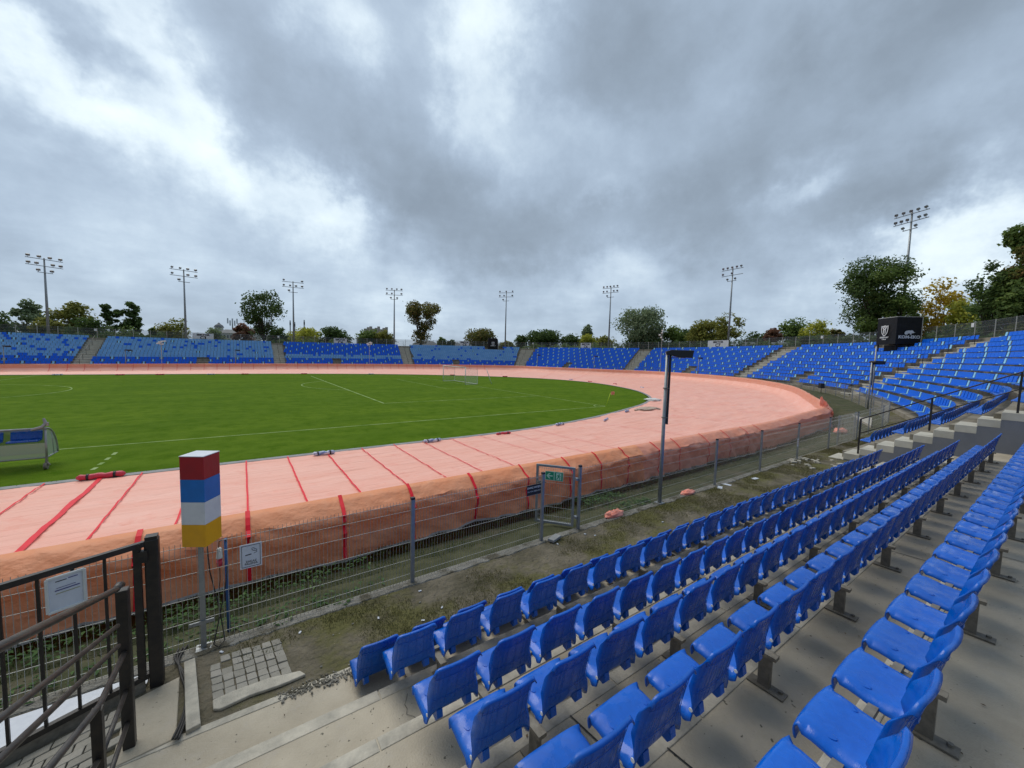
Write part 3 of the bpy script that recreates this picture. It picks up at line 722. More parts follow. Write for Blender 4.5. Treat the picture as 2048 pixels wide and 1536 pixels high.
# no smoking board
c = np.array([-26.13, FX(-26.1)-.03, 1.525])
sm = thing('no_smoking_sign', c, 'white no smoking board with cigarette drawing tied to the fence', 'sign')
board('sign_board', c, xd, ZD, .235, .315, 'signwhite', sm)
bd = MB()
for a, b in (((-.098, -.138), (.098, -.138)), ((.098, -.138), (.098, .138)), ((.098, .138), (-.098, .138)), ((-.098, .138), (-.098, -.138))):
    bd.bar(c+xd*a[0]+ZD*a[1]+nd*.005, c+xd*b[0]+ZD*b[1]+nd*.005, .004, .004)
bd.build('border_line', 'ink', sm)
cg = MB(); cg.bar(c+xd*-.06+ZD*.015+nd*.005, c+xd*.005+ZD*.022+nd*.005, .003, .011); cg.build('cigarette', 'ink', sm)
smk = MB(); pts_ = [(.03, .028), (.055, .032), (.065, .045), (.055, .055), (.035, .058), (.02, .068), (.008, .085), (.014, .10), (.03, .10), (.038, .085), (.052, .078), (.066, .062)]
smk.tube([c+xd*a+ZD*b+nd*.006 for a, b in pts_], .0024, 5); smk.build('smoke_outline', 'ink', sm)
lettering('ZAKAZ', c+nd*.005-ZD*.072, xd, ZD, .036, 'ink', sm); lettering('PALENIA', c+nd*.005-ZD*.104, xd, ZD, .036, 'ink', sm)
# small white notice on the fence further right
w_ = onz(1590, 918, .45); c = np.array([w_[0]-.05, FX(w_[0])-.03, 1.12])
tn = thing('notice', c, 'small white notice strip on a fence post near the end of the track cover', 'notice')
board('sign_board', c, xd, ZD, .12, .30, 'signwhite', tn); mb = MB()
for k in range(3): mb.box(c+ZD*(.08-.07*k)+nd*.005, (.05, .003, .022))
mb.build('printed_lines', 'redstrap', tn)

# ------------------------------------------------------------------ four colour marker box
Pb_ = onz(408, 1295, .45); top = onvert(396, 1088, Pb_)
mk_ = thing('marker_lamp_post', Pb_, 'red blue white and yellow banded box on a steel post beside the fence', 'marker post')
mb = MB(); mb.box((Pb_[0], Pb_[1], .45+.70), (.055, .055, 1.42)); mb.build('post', 'steel', mk_)
mb = MB(); mb.box((Pb_[0], Pb_[1]-.01, .46), (.15, .14, .02)); mb.build('base_plate', 'steel', mk_); mb = MB(); mb.box((Pb_[0]-.01, Pb_[1]-.035, .80), (.24, .02, .04)); mb.build('cross_clamp', 'steel', mk_)
ba = R(-32); bx = np.array([math.cos(ba), math.sin(ba), 0]); by = np.array([-math.sin(ba), math.cos(ba), 0])
bc = np.array([Pb_[0]+.02, Pb_[1], 0]); z0 = 1.80; bh = .272
fv = FW.copy(); 
for k, mname in enumerate(('yellow', 'whiteband', 'blueband', 'red')):
    mb = MB(); mb.box((bc[0], bc[1], z0+bh*(k+.5)), (.27, .27, bh-.0015), (bx, by, (0, 0, 1))); mb.build(('yellow', 'white', 'blue', 'red')[k]+'_band', mname, mk_, bevel=.003)
mb = MB(); mb.box((bc[0], bc[1], z0+bh*4+.004), (.275, .275, .008), (bx, by, (0, 0, 1))); mb.build('lid', 'signwhite', mk_)
mb = MB(); mb.tube([(bc[0]+.04, bc[1]-.02, z0), (bc[0]+.06, bc[1], z0-.4), (bc[0]+.14, bc[1]+.02, z0-.9), (bc[0]+.16, bc[1], .75), (bc[0]+.19, bc[1]-.06, .50), (bc[0]+.13, bc[1]-.12, .47), (bc[0]+.08, bc[1]-.08, .50), (bc[0]+.12, bc[1]-.02, .68), (bc[0]+.20, bc[1]+.03, 1.1), (bc[0]+.24, bc[1]+.05, 1.42)], .007, 6); mb.build('power_cable', 'cable', mk_, smooth=True)
# blue pole with hanging socket
bp = onz(458, 1262, .45); bpl = thing('blue_pole', bp, 'thin blue pole with a hanging plug behind the mesh fence', 'pole')
mb = MB(); mb.tube([(bp[0], bp[1], .4), (bp[0]-.01, bp[1], 1.71)], .020, 10); mb.build('pole', 'bluepole', bpl, smooth=True)
sx, sy = bp[0]-.075, bp[1]-.03
mb = MB(); mb.tube([(bp[0], bp[1]-.02, 1.68), (bp[0]-.02, bp[1]-.03, 1.715), (sx, sy, 1.70), (sx-.005, sy, 1.62)], .006, 6); mb.tube([(sx, sy, 1.40), (sx, sy, 1.2), (sx-.03, sy, .9)], .005, 6); mb.build('hook_cable', 'cable', bpl, smooth=True)
mb = MB(); mb.tube([(sx, sy, 1.62), (sx, sy, 1.60), (sx, sy, 1.59), (sx, sy, 1.50), (sx, sy, 1.485)], [.014, .03, .026, .036, .038], 14); mb.build('plug_housing', 'cream', bpl, smooth=True)
mb = MB(); mb.tube([(sx, sy, 1.485), (sx, sy, 1.46)], [.030, .03], 12); mb.tube([(sx, sy, 1.455), (sx, sy, 1.38)], [.036, .030], 12); mb.build('socket', 'roll_red', bpl, smooth=True)

# ------------------------------------------------------------------ lamp poles by the fence
def lamp_pole(base, ztop, label, headdir, big=1.0, group=None, conduit=True):
    t = thing('lamp_pole', base, label, 'lamp pole', group); b = np.array(base)
    mb = MB(); mb.tube([(b[0], b[1], b[2]-.02), (b[0], b[1], b[2]+1.4), (b[0], b[1], ztop)], [.050*big, .045*big, .037*big], 14); mb.build('pole', 'steel', t, smooth=True)
    mb = MB(); mb.box((b[0], b[1], b[2]+.01), (.2, .2, .03)); mb.build('base_plate', 'steel', t)
    hd = np.array(headdir, float); hd /= np.linalg.norm(hd); sdv = np.array([-hd[1], hd[0], 0])
    if conduit:
        o = hd*.072*big+np.array([0, 0, 0])
        mb = MB(); mb.box((b[0]+o[0], b[1]+o[1], (b[2]+2.08+ztop-.05)/2), (.055, .06, ztop-.05-b[2]-2.08), (hd, sdv, (0, 0, 1))); mb.build('cable_duct', 'blackplastic', t, bevel=.006)
    for k, z_ in enumerate((b[2]+2.25, b[2]+3.0)):
        if z_ < ztop-.3:
            mb = MB(); mb.tube([(b[0], b[1], z_-.012), (b[0], b[1], z_+.012)], .065*big, 14); mb.bar((b[0], b[1], z_), (b[0]+hd[0]*.10*big, b[1]+hd[1]*.10*big, z_), .07*big, .018); mb.build('clamp', 'dksteel', t)
    mb = MB(); a = np.array([b[0], b[1], ztop-.03]); mb.bar(a-hd*.05, a+hd*.42*big, .035, .045); mb.build('bracket_arm', 'signwhite', t)
    # wide black floodlight head
    u = np.array([0, 0, 1.0]); h0 = a+hd*.19*big+sdv*-.03; pr_ = [(-.24, .05), (-.12, .09), (.40, .085), (.37, -.10), (.06, -.09), (-.22, -.02)]
    mb = MB(); q = [h0+hd*x*big+u*(y*big) + sdv*.14*big for x, y in pr_]; mb.prism(q, -sdv*.30*big); mb.build('lamp_head', 'blackplastic', t, bevel=.012)
    mb = MB(); mb.box(h0+hd*.06*big+u*-.102*big, (.32*big, .2*big, .012), (hd, sdv, u)); mb.build('lamp_glass', 'window', t)
    return t
lamp_pole((near_posts[3], FX(near_posts[3]), .45), 4.36, 'tall galvanised lamp pole with black floodlight and duct beside the wicket gate', (.62, -.78, 0))
pb2 = np.array([9.4, -14.9, .6])
q2 = onz(1735, 823, .55); q2 = np.array([q2[0], q2[1], .55]); zt = onvert(1742, 724, q2)[2]
lamp_pole(q2, zt, 'lamp pole with black floodlight at the end of the fence, nearer of two', (.85, -.5, 0), 1.5)
q3 = onz(1708, 779, .9); zt = onvert(1713, 713, q3)[2]
lamp_pole(q3, zt, 'lamp pole with black floodlight behind the bend, farther of two', (.95, -.3, 0), 1.5)
for k, (u, v, vb, lab) in enumerate([(1398, 716, 748, 'below the sector C7 board'), (1186, 712, 737, 'below the sector C6 board'), (1077, 710, 734, 'left of the sector C6 board'), (258, 700, 728, 'left of the sector C3 board'), (468, 700, 727, 'right of the sector C3 board'), (14, 692, 728, 'at the left edge')]):
    s_ = None; best = 1e9
    for s in np.arange(s_of_x(10), OS[-1], 1.0):
        p, n = interpO(s); q = p[:2]+n*1.6; uu, vv, w = proj((q[0], q[1], 1.5))
        if w > 0 and abs(uu-u) < best and not (uu > 1000 and q[1] < 8): best = abs(uu-u); s_ = s
    p, n = interpO(s_); q = p[:2]+n*1.6; b = np.array([q[0], q[1], zbase(s_)]); zt = onvert(u, v, b)[2]
    lamp_pole(b, zt, 'slim far lamp pole before the blue seats, '+lab, (n[1], -n[0], 0), 1.3, 'far lamp poles along the track', conduit=False)

# ------------------------------------------------------------------ near terrace
SL = -.022
def ry(y0, x): return y0+SL*(x+25)
X0, X1 = -27.25, -7.0
TZ = [.45, .65, .95, 1.25, 1.55, 1.85]; TY = [-18.12, -18.84, -19.63, -20.45, -21.2, -22.0, -24.5]
near = thing('concrete_terrace', (-20, -20, .4), 'near concrete seating terrace of broad wet steps with pale edges', 'terrace')
for k in range(6):
    mb = MB(); P = []
    xs = np.arange(X0, X1+.01, .45); xs[-1] = X1
    for x in xs:
        row = []
        for t in np.linspace(0, 1, 5):
            y = ry(TY[k]*(1-t)+(TY[k+1]-.02)*t, x); row.append((x, y, TZ[k]+.006*fbm(x, y, k, 1.3)*(0 < t)))
        P.append([(x, ry(TY[k], x), TZ[k]-.35), (x, ry(TY[k], x), TZ[k]-.005)]+row)
    mb.grid(P)
    mb.poly([(X0, ry(TY[k], X0), 0.0), (X0, ry(TY[k], X0), TZ[k]), (X0, ry(TY[k+1], X0), TZ[k]), (X0, ry(TY[k+1], X0), 0.0)])
    mb.build('step_tread', 'concrete', near)
    # pale precast nosing in lengths, slightly proud
    mb = MB(); x = X0; r2 = random.Random(k*5+1)
    while x < X1-.1:
        L = min(r2.uniform(1.6, 2.3), X1-x); w = .115 if k else .07
        ya, yb = ry(TY[k], x), ry(TY[k], x+L); j = r2.uniform(-.004, .004)
        mb.prism([(x+.006, ya+.012+j, TZ[k]-.05), (x+L-.006, yb+.012+j, TZ[k]-.05), (x+L-.006, yb-w, TZ[k]-.05), (x+.006, ya-w, TZ[k]-.05)], (0, 0, .058))
        x += L
    mb.build('step_edge', 'nosing', near, bevel=.006)
# expansion joints
for x in (-24.55, -19.4, -14.0):
    for k in range(1, 6):
        xx = x+.16*k; mb = MB()
        mb.poly([(xx, ry(TY[k]-.12, x), TZ[k]+.009), (xx+.012, ry(TY[k]-.12, x), TZ[k]+.009), (xx+.075, ry(TY[k+1], x), TZ[k]+.009), (xx+.06, ry(TY[k+1], x), TZ[k]+.009)])
        mb.build('expansion_joint', 'cable', near)

# ------------------------------------------------------------------ seats
SEAT_W = .455
def seat_surface(nu, nv):
    prof = [(.335, -.075), (.345, -.045), (.343, -.012), (.328, .006), (.27, .006), (.18, -.010), (.09, -.018), (.03, -.014), (-.004, .008), (-.020, .05), (-.034, .12), (-.052, .20), (-.072, .29), (-.090, .37), (-.100, .420), (-.105, .430), (-.113, .430), (-.117, .420)]
    prof = np.array(prof); s = np.r_[0, np.cumsum(np.hypot(*np.diff(prof, axis=0).T))]; t = np.linspace(0, s[-1], nv)
    yy = np.interp(t, s, prof[:, 0]); zz = np.interp(t, s, prof[:, 1]); P = []
    for i in range(nu):
        a = math.sin(math.pi/2*(-1+2*i/(nu-1)))**1 if False else (-1+2*i/(nu-1)); a = math.copysign(abs(a)**.6, a); row = []
        for j in range(nv):
            y, z = yy[j], zz[j]; back = min(1, max(0, (z-.03)/.12)) if y < .05 else 0.0
            w = SEAT_W/2*(1-.0*back); 
            if back > 0: w *= 1-.10*max(0, (z-.03)/.40)
            edge = abs(a)**10
            if back > 0:
                y2 = y+.022*back*a*a+.045*back*abs(a)**12*(1-min(1, max(0, (z-.28)/.14))); z2 = z-.045*(abs(a)**16)*max(0, (z-.3)/.13)
            else:
                y2 = y-.012*a*a*(y > .2); z2 = z+.010*a*a-.05*abs(a)**7*(1 if y < .32 else .25)
            if y < .05 and z < .02: z2 -= .03*edge
            row.append((a*w, y2, z2))
        P.append(row)
    return P
def seat_mesh(name, nu, nv, th, ribs=True):
    P = seat_surface(nu, nv); mb = MB(); mb.grid(P)
    me = bpy.data.meshes.new(name)
    me.from_pydata(mb.v, [], mb.f)
    bm = bmesh.new(); bm.from_mesh(me); bmesh.ops.recalc_face_normals(bm, faces=bm.faces)
    bmesh.ops.solidify(bm, geom=bm.faces[:], thickness=th); bm.to_mesh(me); bm.free()
    if ribs:
        rb = MB(); G = seat_surface(41, 60)
        def pt(a, zt):
            i = int(round((a+1)/2*40)); col = [p for p in G[i] if p[1] < .05 and p[2] > .01]
            col.sort(key=lambda p: p[2]); zs = [p[2] for p in col]; ys = [p[1] for p in col]; xs = [p[0] for p in col]
            return (np.interp(zt, zs, xs), np.interp(zt, zs, ys)-.006, zt)
        for zt in (.13, .33): rb.tube([pt(a, zt) for a in np.linspace(-.86, .86, 13)], .0022, 4, False)
        for a in np.linspace(-.8, .8, 9): rb.tube([pt(a, z_) for z_ in np.linspace(.06, .385, 6)], .0016, 4, False)
        # round cut-outs hinted by shallow rings on the pan
        for cx in (-.15, .15):
            rb.tube([(cx+.022*math.cos(t), .22+.045*math.sin(t), .0035) for t in np.linspace(0, 2*math.pi, 13)], .0017, 4, False)
        vs = [tuple(v.co) for v in me.vertices]+rb.v; o = len(me.vertices); fs = [tuple(p.vertices) for p in me.polygons]+[tuple(i+o for i in f) for f in rb.f]
        me.clear_geometry(); me.from_pydata(vs, [], fs)
    me.polygons.foreach_set('use_smooth', [True]*len(me.polygons)); me.update(); me.materials.append(M['bluep']); return me
ME_SHELL = seat_mesh('seat_shell', 15, 44, -.009)
ME_SHELL2 = seat_mesh('seat_shell', 7, 16, -.010, ribs=False)
def mesh_from(mb, name, mat):
    me = bpy.data.meshes.new(name); me.from_pydata(mb.v, [], mb.f); me.materials.append(M[mat]); me.update(); return me
mb = MB()
mb.prism([(-.028, .05, -.01), (-.022, -.012, .02), (-.020, -.022, -.045), (-.024, .0, -.075), (-.028, .05, -.06)], (.05, 0, 0))
ME_CLIP = mesh_from(mb, 'fixing_clip', 'bluep')
mb = MB(); mb.tube([(-.226, -.0, .015), (-.231, -.0, .015)], .013, 12); ME_NUM = mesh_from(mb, 'number_disc', 'white')
ROWS = [  # row number, origin z (pan), back-top y, first centre x, count
 (1, 1.03, -18.65, -25.01, 28), (2, 1.38, -19.15, -24.79, 29), (3, 1.73, -20.10, -24.82, 29), (4, 2.02, -20.80, -24.82, 29), (5, 2.35, -21.55, -24.80, 29), (6, 2.68, -22.41, -24.75, 31)]
ORD = ['first', 'second', 'third', 'fourth', 'fifth', 'sixth', 'seventh', 'eighth', 'ninth', 'tenth', 'eleventh', 'twelfth', 'thirteenth', 'fourteenth', 'fifteenth', 'sixteenth', 'seventeenth', 'eighteenth', 'nineteenth', 'twentieth', 'twenty first', 'twenty second', 'twenty third', 'twenty fourth', 'twenty fifth', 'twenty sixth', 'twenty seventh', 'twenty eighth', 'twenty ninth', 'thirtieth', 'thirty first', 'thirty second']
ROWN = {1: 'lowest front row', 2: 'second row up', 3: 'third row up', 4: 'fourth row up', 5: 'fifth row up', 6: 'nearest sixth row'}
GRP = 'blue plastic seats on the near terrace'
proto = None; n_seats = 0
rot0 = math.atan(SL)
for rn, zt, yt, xs0, cnt in ROWS:
    for i in range(cnt):
        x = xs0+.567*i
        y = ry(yt, x)+.11; z = zt-.43
        u, v, w = proj((x, y, z+.2))
        if w < .15 or u < -250 or u > 2350 or v > 2100: continue
        lab = 'blue plastic seat, %s from the near end of the %s' % (ORD[i], ROWN[rn])
        jig = rnd.uniform(-.02, .02)
        if proto is None:
            proto = thing('stadium_seat', (x, y, z), lab, 'seat', GRP)
            for nm, me, ox in (('seat_shell', ME_SHELL, 0), ('fixing_clip', ME_CLIP, -.13), ('fixing_clip', ME_CLIP, .13), ('number_disc', ME_NUM, 0)):
                o = bpy.data.objects.new(nm, me); COL.objects.link(o); o.parent = proto; o.location = (ox, 0, 0)
            proto.rotation_euler = (0, 0, rot0+jig)
        else: copy_thing(proto, (x, y, z), rot0+jig, lab, GRP)
        n_seats += 1
# carrying rails with posts
for rn, zt, yt, xs0, cnt in ROWS:
    z = zt-.43; k = rn-1; xa, xb = xs0-.17, xs0+.567*(cnt-1)+.17
    t = thing('seat_rail', ((xa+xb)/2, ry(yt, (xa+xb)/2), TZ[k]), 'steel carrying rail with feet under the %s of blue seats' % ROWN[rn], 'seat rail', 'carrying rails under the near seat rows')
    mb = MB(); mb.bar((xa, ry(yt+.26, xa), z-.055), (xb, ry(yt+.26, xb), z-.055), .045, .035); mb.build('rail_beam', 'dksteel', t)
    tz = TZ[k]
    j = 0; x = xs0+.30
    while x < xb:
        y = ry(yt+.12, x); mb = MB()
        if rn > 1:
            mb.box((x, y, (tz+z-.09)/2), (.045, .085, z-.09-tz)); mb.box((x, y-.02, tz+.012), (.10, .26, .012)); mb.tube([(x+.02, y-.11, tz+.01), (x+.02, y-.11, tz+.035)], .016, 6)
            mb.box((x, y+.05, z-.085), (.07, .26, .03))
        else:
            mb.bar((x, y, z-.09), (x, ry(TY[1], x)-.02, z-.09), .05, .05)
        mb.build('foot_post', 'dksteel', t); x += 1.701; j += 1

# ------------------------------------------------------------------ curved far stand
NR = 12; SDEP = 11.0
TOPV = [(-300, 660), (0, 668), (166, 674.5), (201, 676), (543, 686), (700, 690), (800, 692), (920, 694), (1040, 697), (1160, 698.3), (1286, 699.5), (1380, 698), (1480, 695.5), (1590, 694), (1700, 690.5), (1750, 689), (1850, 684), (1921, 679.5), (1989, 675.3), (2048, 669.5), (2400, 620)]
tu = [a for a, b in TOPV]; tv = [b for a, b in TOPV]
def topz(s):
    p, n = interpO(s); q = p[:2]+n*(standfoot(s)+SDEP)
    u, v, w = proj((q[0], q[1], 6.5))
    if w < 1 or u > 2300: return None
    vv = np.interp(u, tu, tv); z = onvert(u, vv, q)[2]
    u, v, w = proj((q[0], q[1], z)); vv = np.interp(u, tu, tv); return onvert(u, vv, q)[2]
SG = np.arange(OS[0], OS[-1], 1.0)
raw = [topz(s) for s in SG]
ok = [(s, z) for s, z in zip(SG, raw) if z is not None and 4.5 < z < 9]
zs_ = np.interp(SG, [a for a, b in ok], [b for a, b in ok]); k = 7
zs_ = np.convolve(np.pad(zs_, k, mode='edge'), np.ones(2*k+1)/(2*k+1), 'valid')
s_first = ok[0][0]
for i, s in enumerate(SG):   # straight part near the dark wall keeps the slope seen there
    f = min(1, max(0, (s-s_of_x(6))/30)); zs_[i] = (6.75)*(1-f)+zs_[i]*f
def ZT(s): return float(np.interp(s, SG, zs_))
def ZB(s):
    return zbase(s)+.02
def tread(s, r_):      # r_ row index 0..NR ; returns offset, z of that tread's front edge
    return standfoot(s)+SDEP*r_/NR, ZB(s)+.25+(ZT(s)-ZB(s)-.25)*r_/NR
S_WALL = s_of_x(-7.0)
S_END = OS[-1]-1
farst = thing('curved_grandstand', outer_offset(s_of_x(30), 10, 3), 'long curved concrete grandstand terrace wrapping round the bend', 'grandstand')
bs_ = []
SST = list(np.arange(S_WALL+.45, s_of_x(4)+50, .6))+list(np.arange(s_of_x(4)+50.6, S_END, 1.3))
P = []
for s in SST:
    p, n = interpO(s); row = []
    for r_ in range(NR+1):
        o, z = tread(s, r_); zl = ZB(s)-.3 if r_ == 0 else tread(s, r_-1)[1]
        row.append((p[0]+n[0]*o, p[1]+n[1]*o, zl)); row.append((p[0]+n[0]*o, p[1]+n[1]*o, z))
    o, z = tread(s, NR); row.append((p[0]+n[0]*(o+2.2), p[1]+n[1]*(o+2.2), z)); row.append((p[0]+n[0]*(o+9), p[1]+n[1]*(o+9), z-1.6))
    P.append(row)
mb = MB(); mb.grid(P)
for q_ in range(1, 2*NR+1, 2): mb.poly([P[0][q_], P[0][q_+1], (P[0][q_+1][0], P[0][q_+1][1], -.2), (P[0][q_][0], P[0][q_][1], -.2)])
mb.build('terrace_steps', 'standc', farst)
# aisles: find arc position of each stair from the photo column of its foot
def s_at_column(u, r_, lo, hi):
    best = (1e9, lo)
    for s in np.arange(lo, hi, .25):
        o, z = tread(s, r_); q = outer_offset(s, o, z); uu, vv, w = proj(q)
        if w > 0: best = min(best, (abs(uu-u), s))
    return best[1]
apex = s_of_x(4)+55
AIS = []
for ua, ub, lo, hi in ((141, 180, apex, S_END), (549, 571, apex, S_END), (806, 826, apex-10, S_END), (1031, 1048, apex-20, S_END), (1249, 1267, s_of_x(4)+30, S_END-60), (1471, 1495, s_of_x(4)+22, S_END-60)):
    a = s_at_column(ua, 1, lo, hi); b = s_at_column(ub, 1, lo, hi); AIS.append((min(a, b), max(a, b)))
# stair on the right hand side (its foot hides behind lamp poles)
a = s_at_column(1941, NR-1, s_of_x(6), s_of_x(4)+48); b = s_at_column(1985, NR-1, s_of_x(6), s_of_x(4)+48); cmid = (a+b)/2
AIS.append((cmid-.95, cmid+.95))
AIS.append((S_WALL, S_WALL+1.25))
print('aisles', [(round(a, 1), round(b, 1)) for a, b in AIS], 'wall', S_WALL, 'end', S_END, 'ztops', [round(ZT(s), 2) for s in np.arange(S_WALL, S_END, 15)])
for k, (a, b) in enumerate(AIS):
    if b-a < 1.6 and k < 7: m_ = (a+b)/2; a, b = m_-.85, m_+.85; AIS[k] = (a, b)
    if b-a > 3: m_ = (a+b)/2; a, b = m_-1.1, m_+1.1; AIS[k] = (a, b)
    mb = MB()
    if k == 7: continue
    for r_ in range(NR):
        o0, z0_ = tread(a, r_); o1, z1_ = tread(a, r_+1); P1 = []
        for s in (a, b):
            p, n = interpO(s); P1.append([(p[0]+n[0]*oo, p[1]+n[1]*oo, zz) for oo, zz in ((o0-.02, z0_-.52), (o0-.02, z0_-.09), (o0-.09, z0_-.09), (o0-.09, z0_+.012), (o1-.02, z0_+.012))])
        mb.grid(P1)
    mb.build('aisle_stairs', 'stairc', farst)
# handrail beside the stair centres
for k, (a, b) in enumerate(AIS[:7]):
    m_ = (a+b)/2; p, n = interpO(m_); mb = MB(); top = []
    near_ = k == 6
    for r_ in np.arange(.5, NR+.6, 2.0):
        o, z = tread(m_, r_); q = (p[0]+n[0]*o, p[1]+n[1]*o)
        rr = .024 if near_ else .03
        top.append((q[0], q[1], z+1.0, z))
    tr = thing('stair_handrail', outer_offset(m_, standfoot(m_), ZB(m_)), 'dark handrail on the %s stairs' % ['far left', 'second from left', 'third from left, left of the goal', 'fourth from left, right of the goal', 'fifth from left', 'sixth from left', 'rightmost'][k], 'handrail', 'dark stair handrails')
    for i in range(len(top)): mb = MB(); mb.tube([(*top[i][:2], top[i][3]), top[i][:3]], rr, 6); mb.build('rail_post', 'black', tr)
    for i in range(0, len(top)-1, 2): mb = MB(); mb.tube([top[i][:3], top[i+1][:3]], rr*.9, 6); mb.build('rail_bar', 'black', tr)

# seats on the curved stand
def low_seat(light=False):
    v = []; f = []
    def bx(c, d, sl=0):
        o = len(v)
        for k_ in (-1, 1):
            for j in (-1, 1):
                for i in (-1, 1): v.append((c[0]+i*d[0]/2, c[1]+j*d[1]/2+(sl*k_), c[2]+k_*d[2]/2))
        for q in [(0, 2, 3, 1), (4, 5, 7, 6), (0, 1, 5, 4), (2, 6, 7, 3), (0, 4, 6, 2), (1, 3, 7, 5)]: f.append(tuple(o+x for x in q))
    bx((0, .17, -.012), (.49, .38, .05)); bx((0, -.045, .19), (.48, .03, .40), -.035)
    return v, f
LV, LF = low_seat(); LV = np.array(LV)
NEARC = []   # candidates (dist, ...) for individual seats
ALL = []
def in_aisle(s, r_):
    for (a, b) in AIS:
        if a-.22 < s < b+.22: return True
    return False
# small gangways without seats in the lowest rows between the stairs
GW = []
for (u, lo, hi) in ((402, apex, S_END), (673, apex, S_END), (912, apex-10, S_END), (1132, apex-20, S_END), (1377, s_of_x(4)+25, S_END-60), (1600, s_of_x(4)+15, S_END-70)):
    GW.append(s_at_column(u, 1.5, lo, hi))
BOOTH = [s_at_column(987, NR-1.5, apex-20, S_END), s_at_column(1782, NR-1.5, s_of_x(8), s_of_x(4)+45)]
for r_ in range(NR):
    # arc length along this row
    s = S_WALL+1.6; acc = 0; cnt = 0; lastin = True
    while s < S_END-1:
        p, n = interpO(s); o, z = tread(s, r_)
        p2, n2 = interpO(min(s+.3, OS[-1])); q1 = p[:2]+n*(o+.55); q2_ = p2[:2]+n2*(o+.55); ratio = np.linalg.norm(q2_-q1)/.3
        if in_aisle(s, r_): s += .15; cnt = 0; lastin = True; continue
        if any(abs(s-gs) < (.9 if r_ < 3 else 0) for gs in GW) and r_ < 3: s += .2; continue
        if abs(s-BOOTH[0]) < 1.5 and r_ >= NR-2: s += .2; continue
        if abs(s-BOOTH[1]) < 2.1 and r_ >= NR-2: s += .2; continue
        ALL.append((s, r_, cnt, q1[0], q1[1], z, n[0], n[1])); cnt += 1
        s += .535/max(.4, ratio)
def sector(s):
    # from the far left: 0=C2, 1=C3, 2=C4, 3=C5, 4=C6, 5=C7...
    es_ = sorted([(a+b)/2 for a, b in AIS[:7]], reverse=True)
    for i, e in enumerate(es_):
        if s > e: return i
    return 7
vis = []
for t in ALL:
    s, r_, cnt, x, y, z, nx, ny = t
    u, v, w = proj((x, y, z+.5))
    if w > 1 and -40 < u < 2110: vis.append((w, t))
vis.sort(key=lambda a: a[0])
n_ind = 300-n_seats
ind = vis[:n_ind]; rest = vis[n_ind:]
cc = {}
proto2 = None
GRP2 = 'blue seats on the near part of the curved stand'
for w, (s, r_, cnt, x, y, z, nx, ny) in sorted(ind, key=lambda a: (a[1][1], a[1][0])):
    k = cc.get(r_, 0); cc[r_] = k+1
    rz = math.atan2(-ny, -nx)-math.pi/2
    lab = 'blue curved stand seat, %s from the grey wall, %s row up' % (ORD[min(k, 31)], ORD[r_])
    pos = (x, y, z+.40)
    if proto2 is None:
        proto2 = tag(bpy.data.objects.new('stadium_seat', ME_SHELL2), lab, 'seat', GRP2); COL.objects.link(proto2); proto2.location = pos; proto2.rotation_euler = (0, 0, rz)
    else:
        o = proto2.copy(); o.location = pos; o.rotation_euler = (0, 0, rz); o['label'] = lab; COL.objects.link(o)
V = []; F = []; MI = []
for w, (s, r_, cnt, x, y, z, nx, ny) in rest:
    sec = sector(s); rr = rnd.random()
    pale = (cnt+r_*(2 if sec < 5 else 1)) % 6 == 3
    m_ = 0
    if sec == 0: m_ = 1 if (r_ >= 4 and rr < .80) or (r_ == 3 and rr < .35) else 0
    elif sec == 1: m_ = 1 if (r_ >= 3 and rr < .90) else 0
    elif sec == 2: m_ = 1 if r_ in (3, 4) and rr < .9 else 0
    elif sec == 3: m_ = 1 if r_ >= 3 and rr < .93 else 0
    sx_ = 1.0
    if m_ == 0 and pale: m_ = 2; sx_ = .5
    c, sn = -ny, nx   # rotate so that local +y points to -n
    rot = math.atan2(-ny, -nx)-math.pi/2; ca, sa = math.cos(rot), math.sin(rot); o = len(V)
    zz = z+.40
    for p in LV:
        px_, py_, pz_ = p[0]*sx_, p[1], p[2]
        if m_ == 2: pz_ += .02
        V.append((x+px_*ca-py_*sa, y+px_*sa+py_*ca, zz+pz_))
    for f in LF: F.append(tuple(o+i for i in f)); MI.append(m_)
me = bpy.data.meshes.new('seats'); me.from_pydata(V, [], F)
for nm in ('bluef', 'lightb', 'paleb'): me.materials.append(M[nm])
me.polygons.foreach_set('material_index', MI); me.update()
so = bpy.data.objects.new('seats', me); COL.objects.link(so)
tag(so, 'thousands of dark and faded blue seats filling the far curved stand', 'seats', None, 'stuff')
print('seats', n_seats, len(ind), len(rest))
# pale seats in the nearer rows: narrow pale end pieces between groups of five
mb = MB()
for w, (s, r_, cnt, x, y, z, nx, ny) in ind:
    if cnt % 6 == 5:
        tx, ty = -ny, nx; a = (tx, ty, 0); b = (-nx, -ny, 0)
        c = np.array([x+tx*.27, y+ty*.27, z+.40]); mb.box(c+np.array([b[0]*.0, b[1]*.0, .20]), (.09, .06, .13), (a, b, (0, 0, 1)))
tag(mb.build('seat_dividers', 'paleb'), 'pale blue end pieces between groups of seats in the curved stand', 'seat dividers', None, 'stuff')

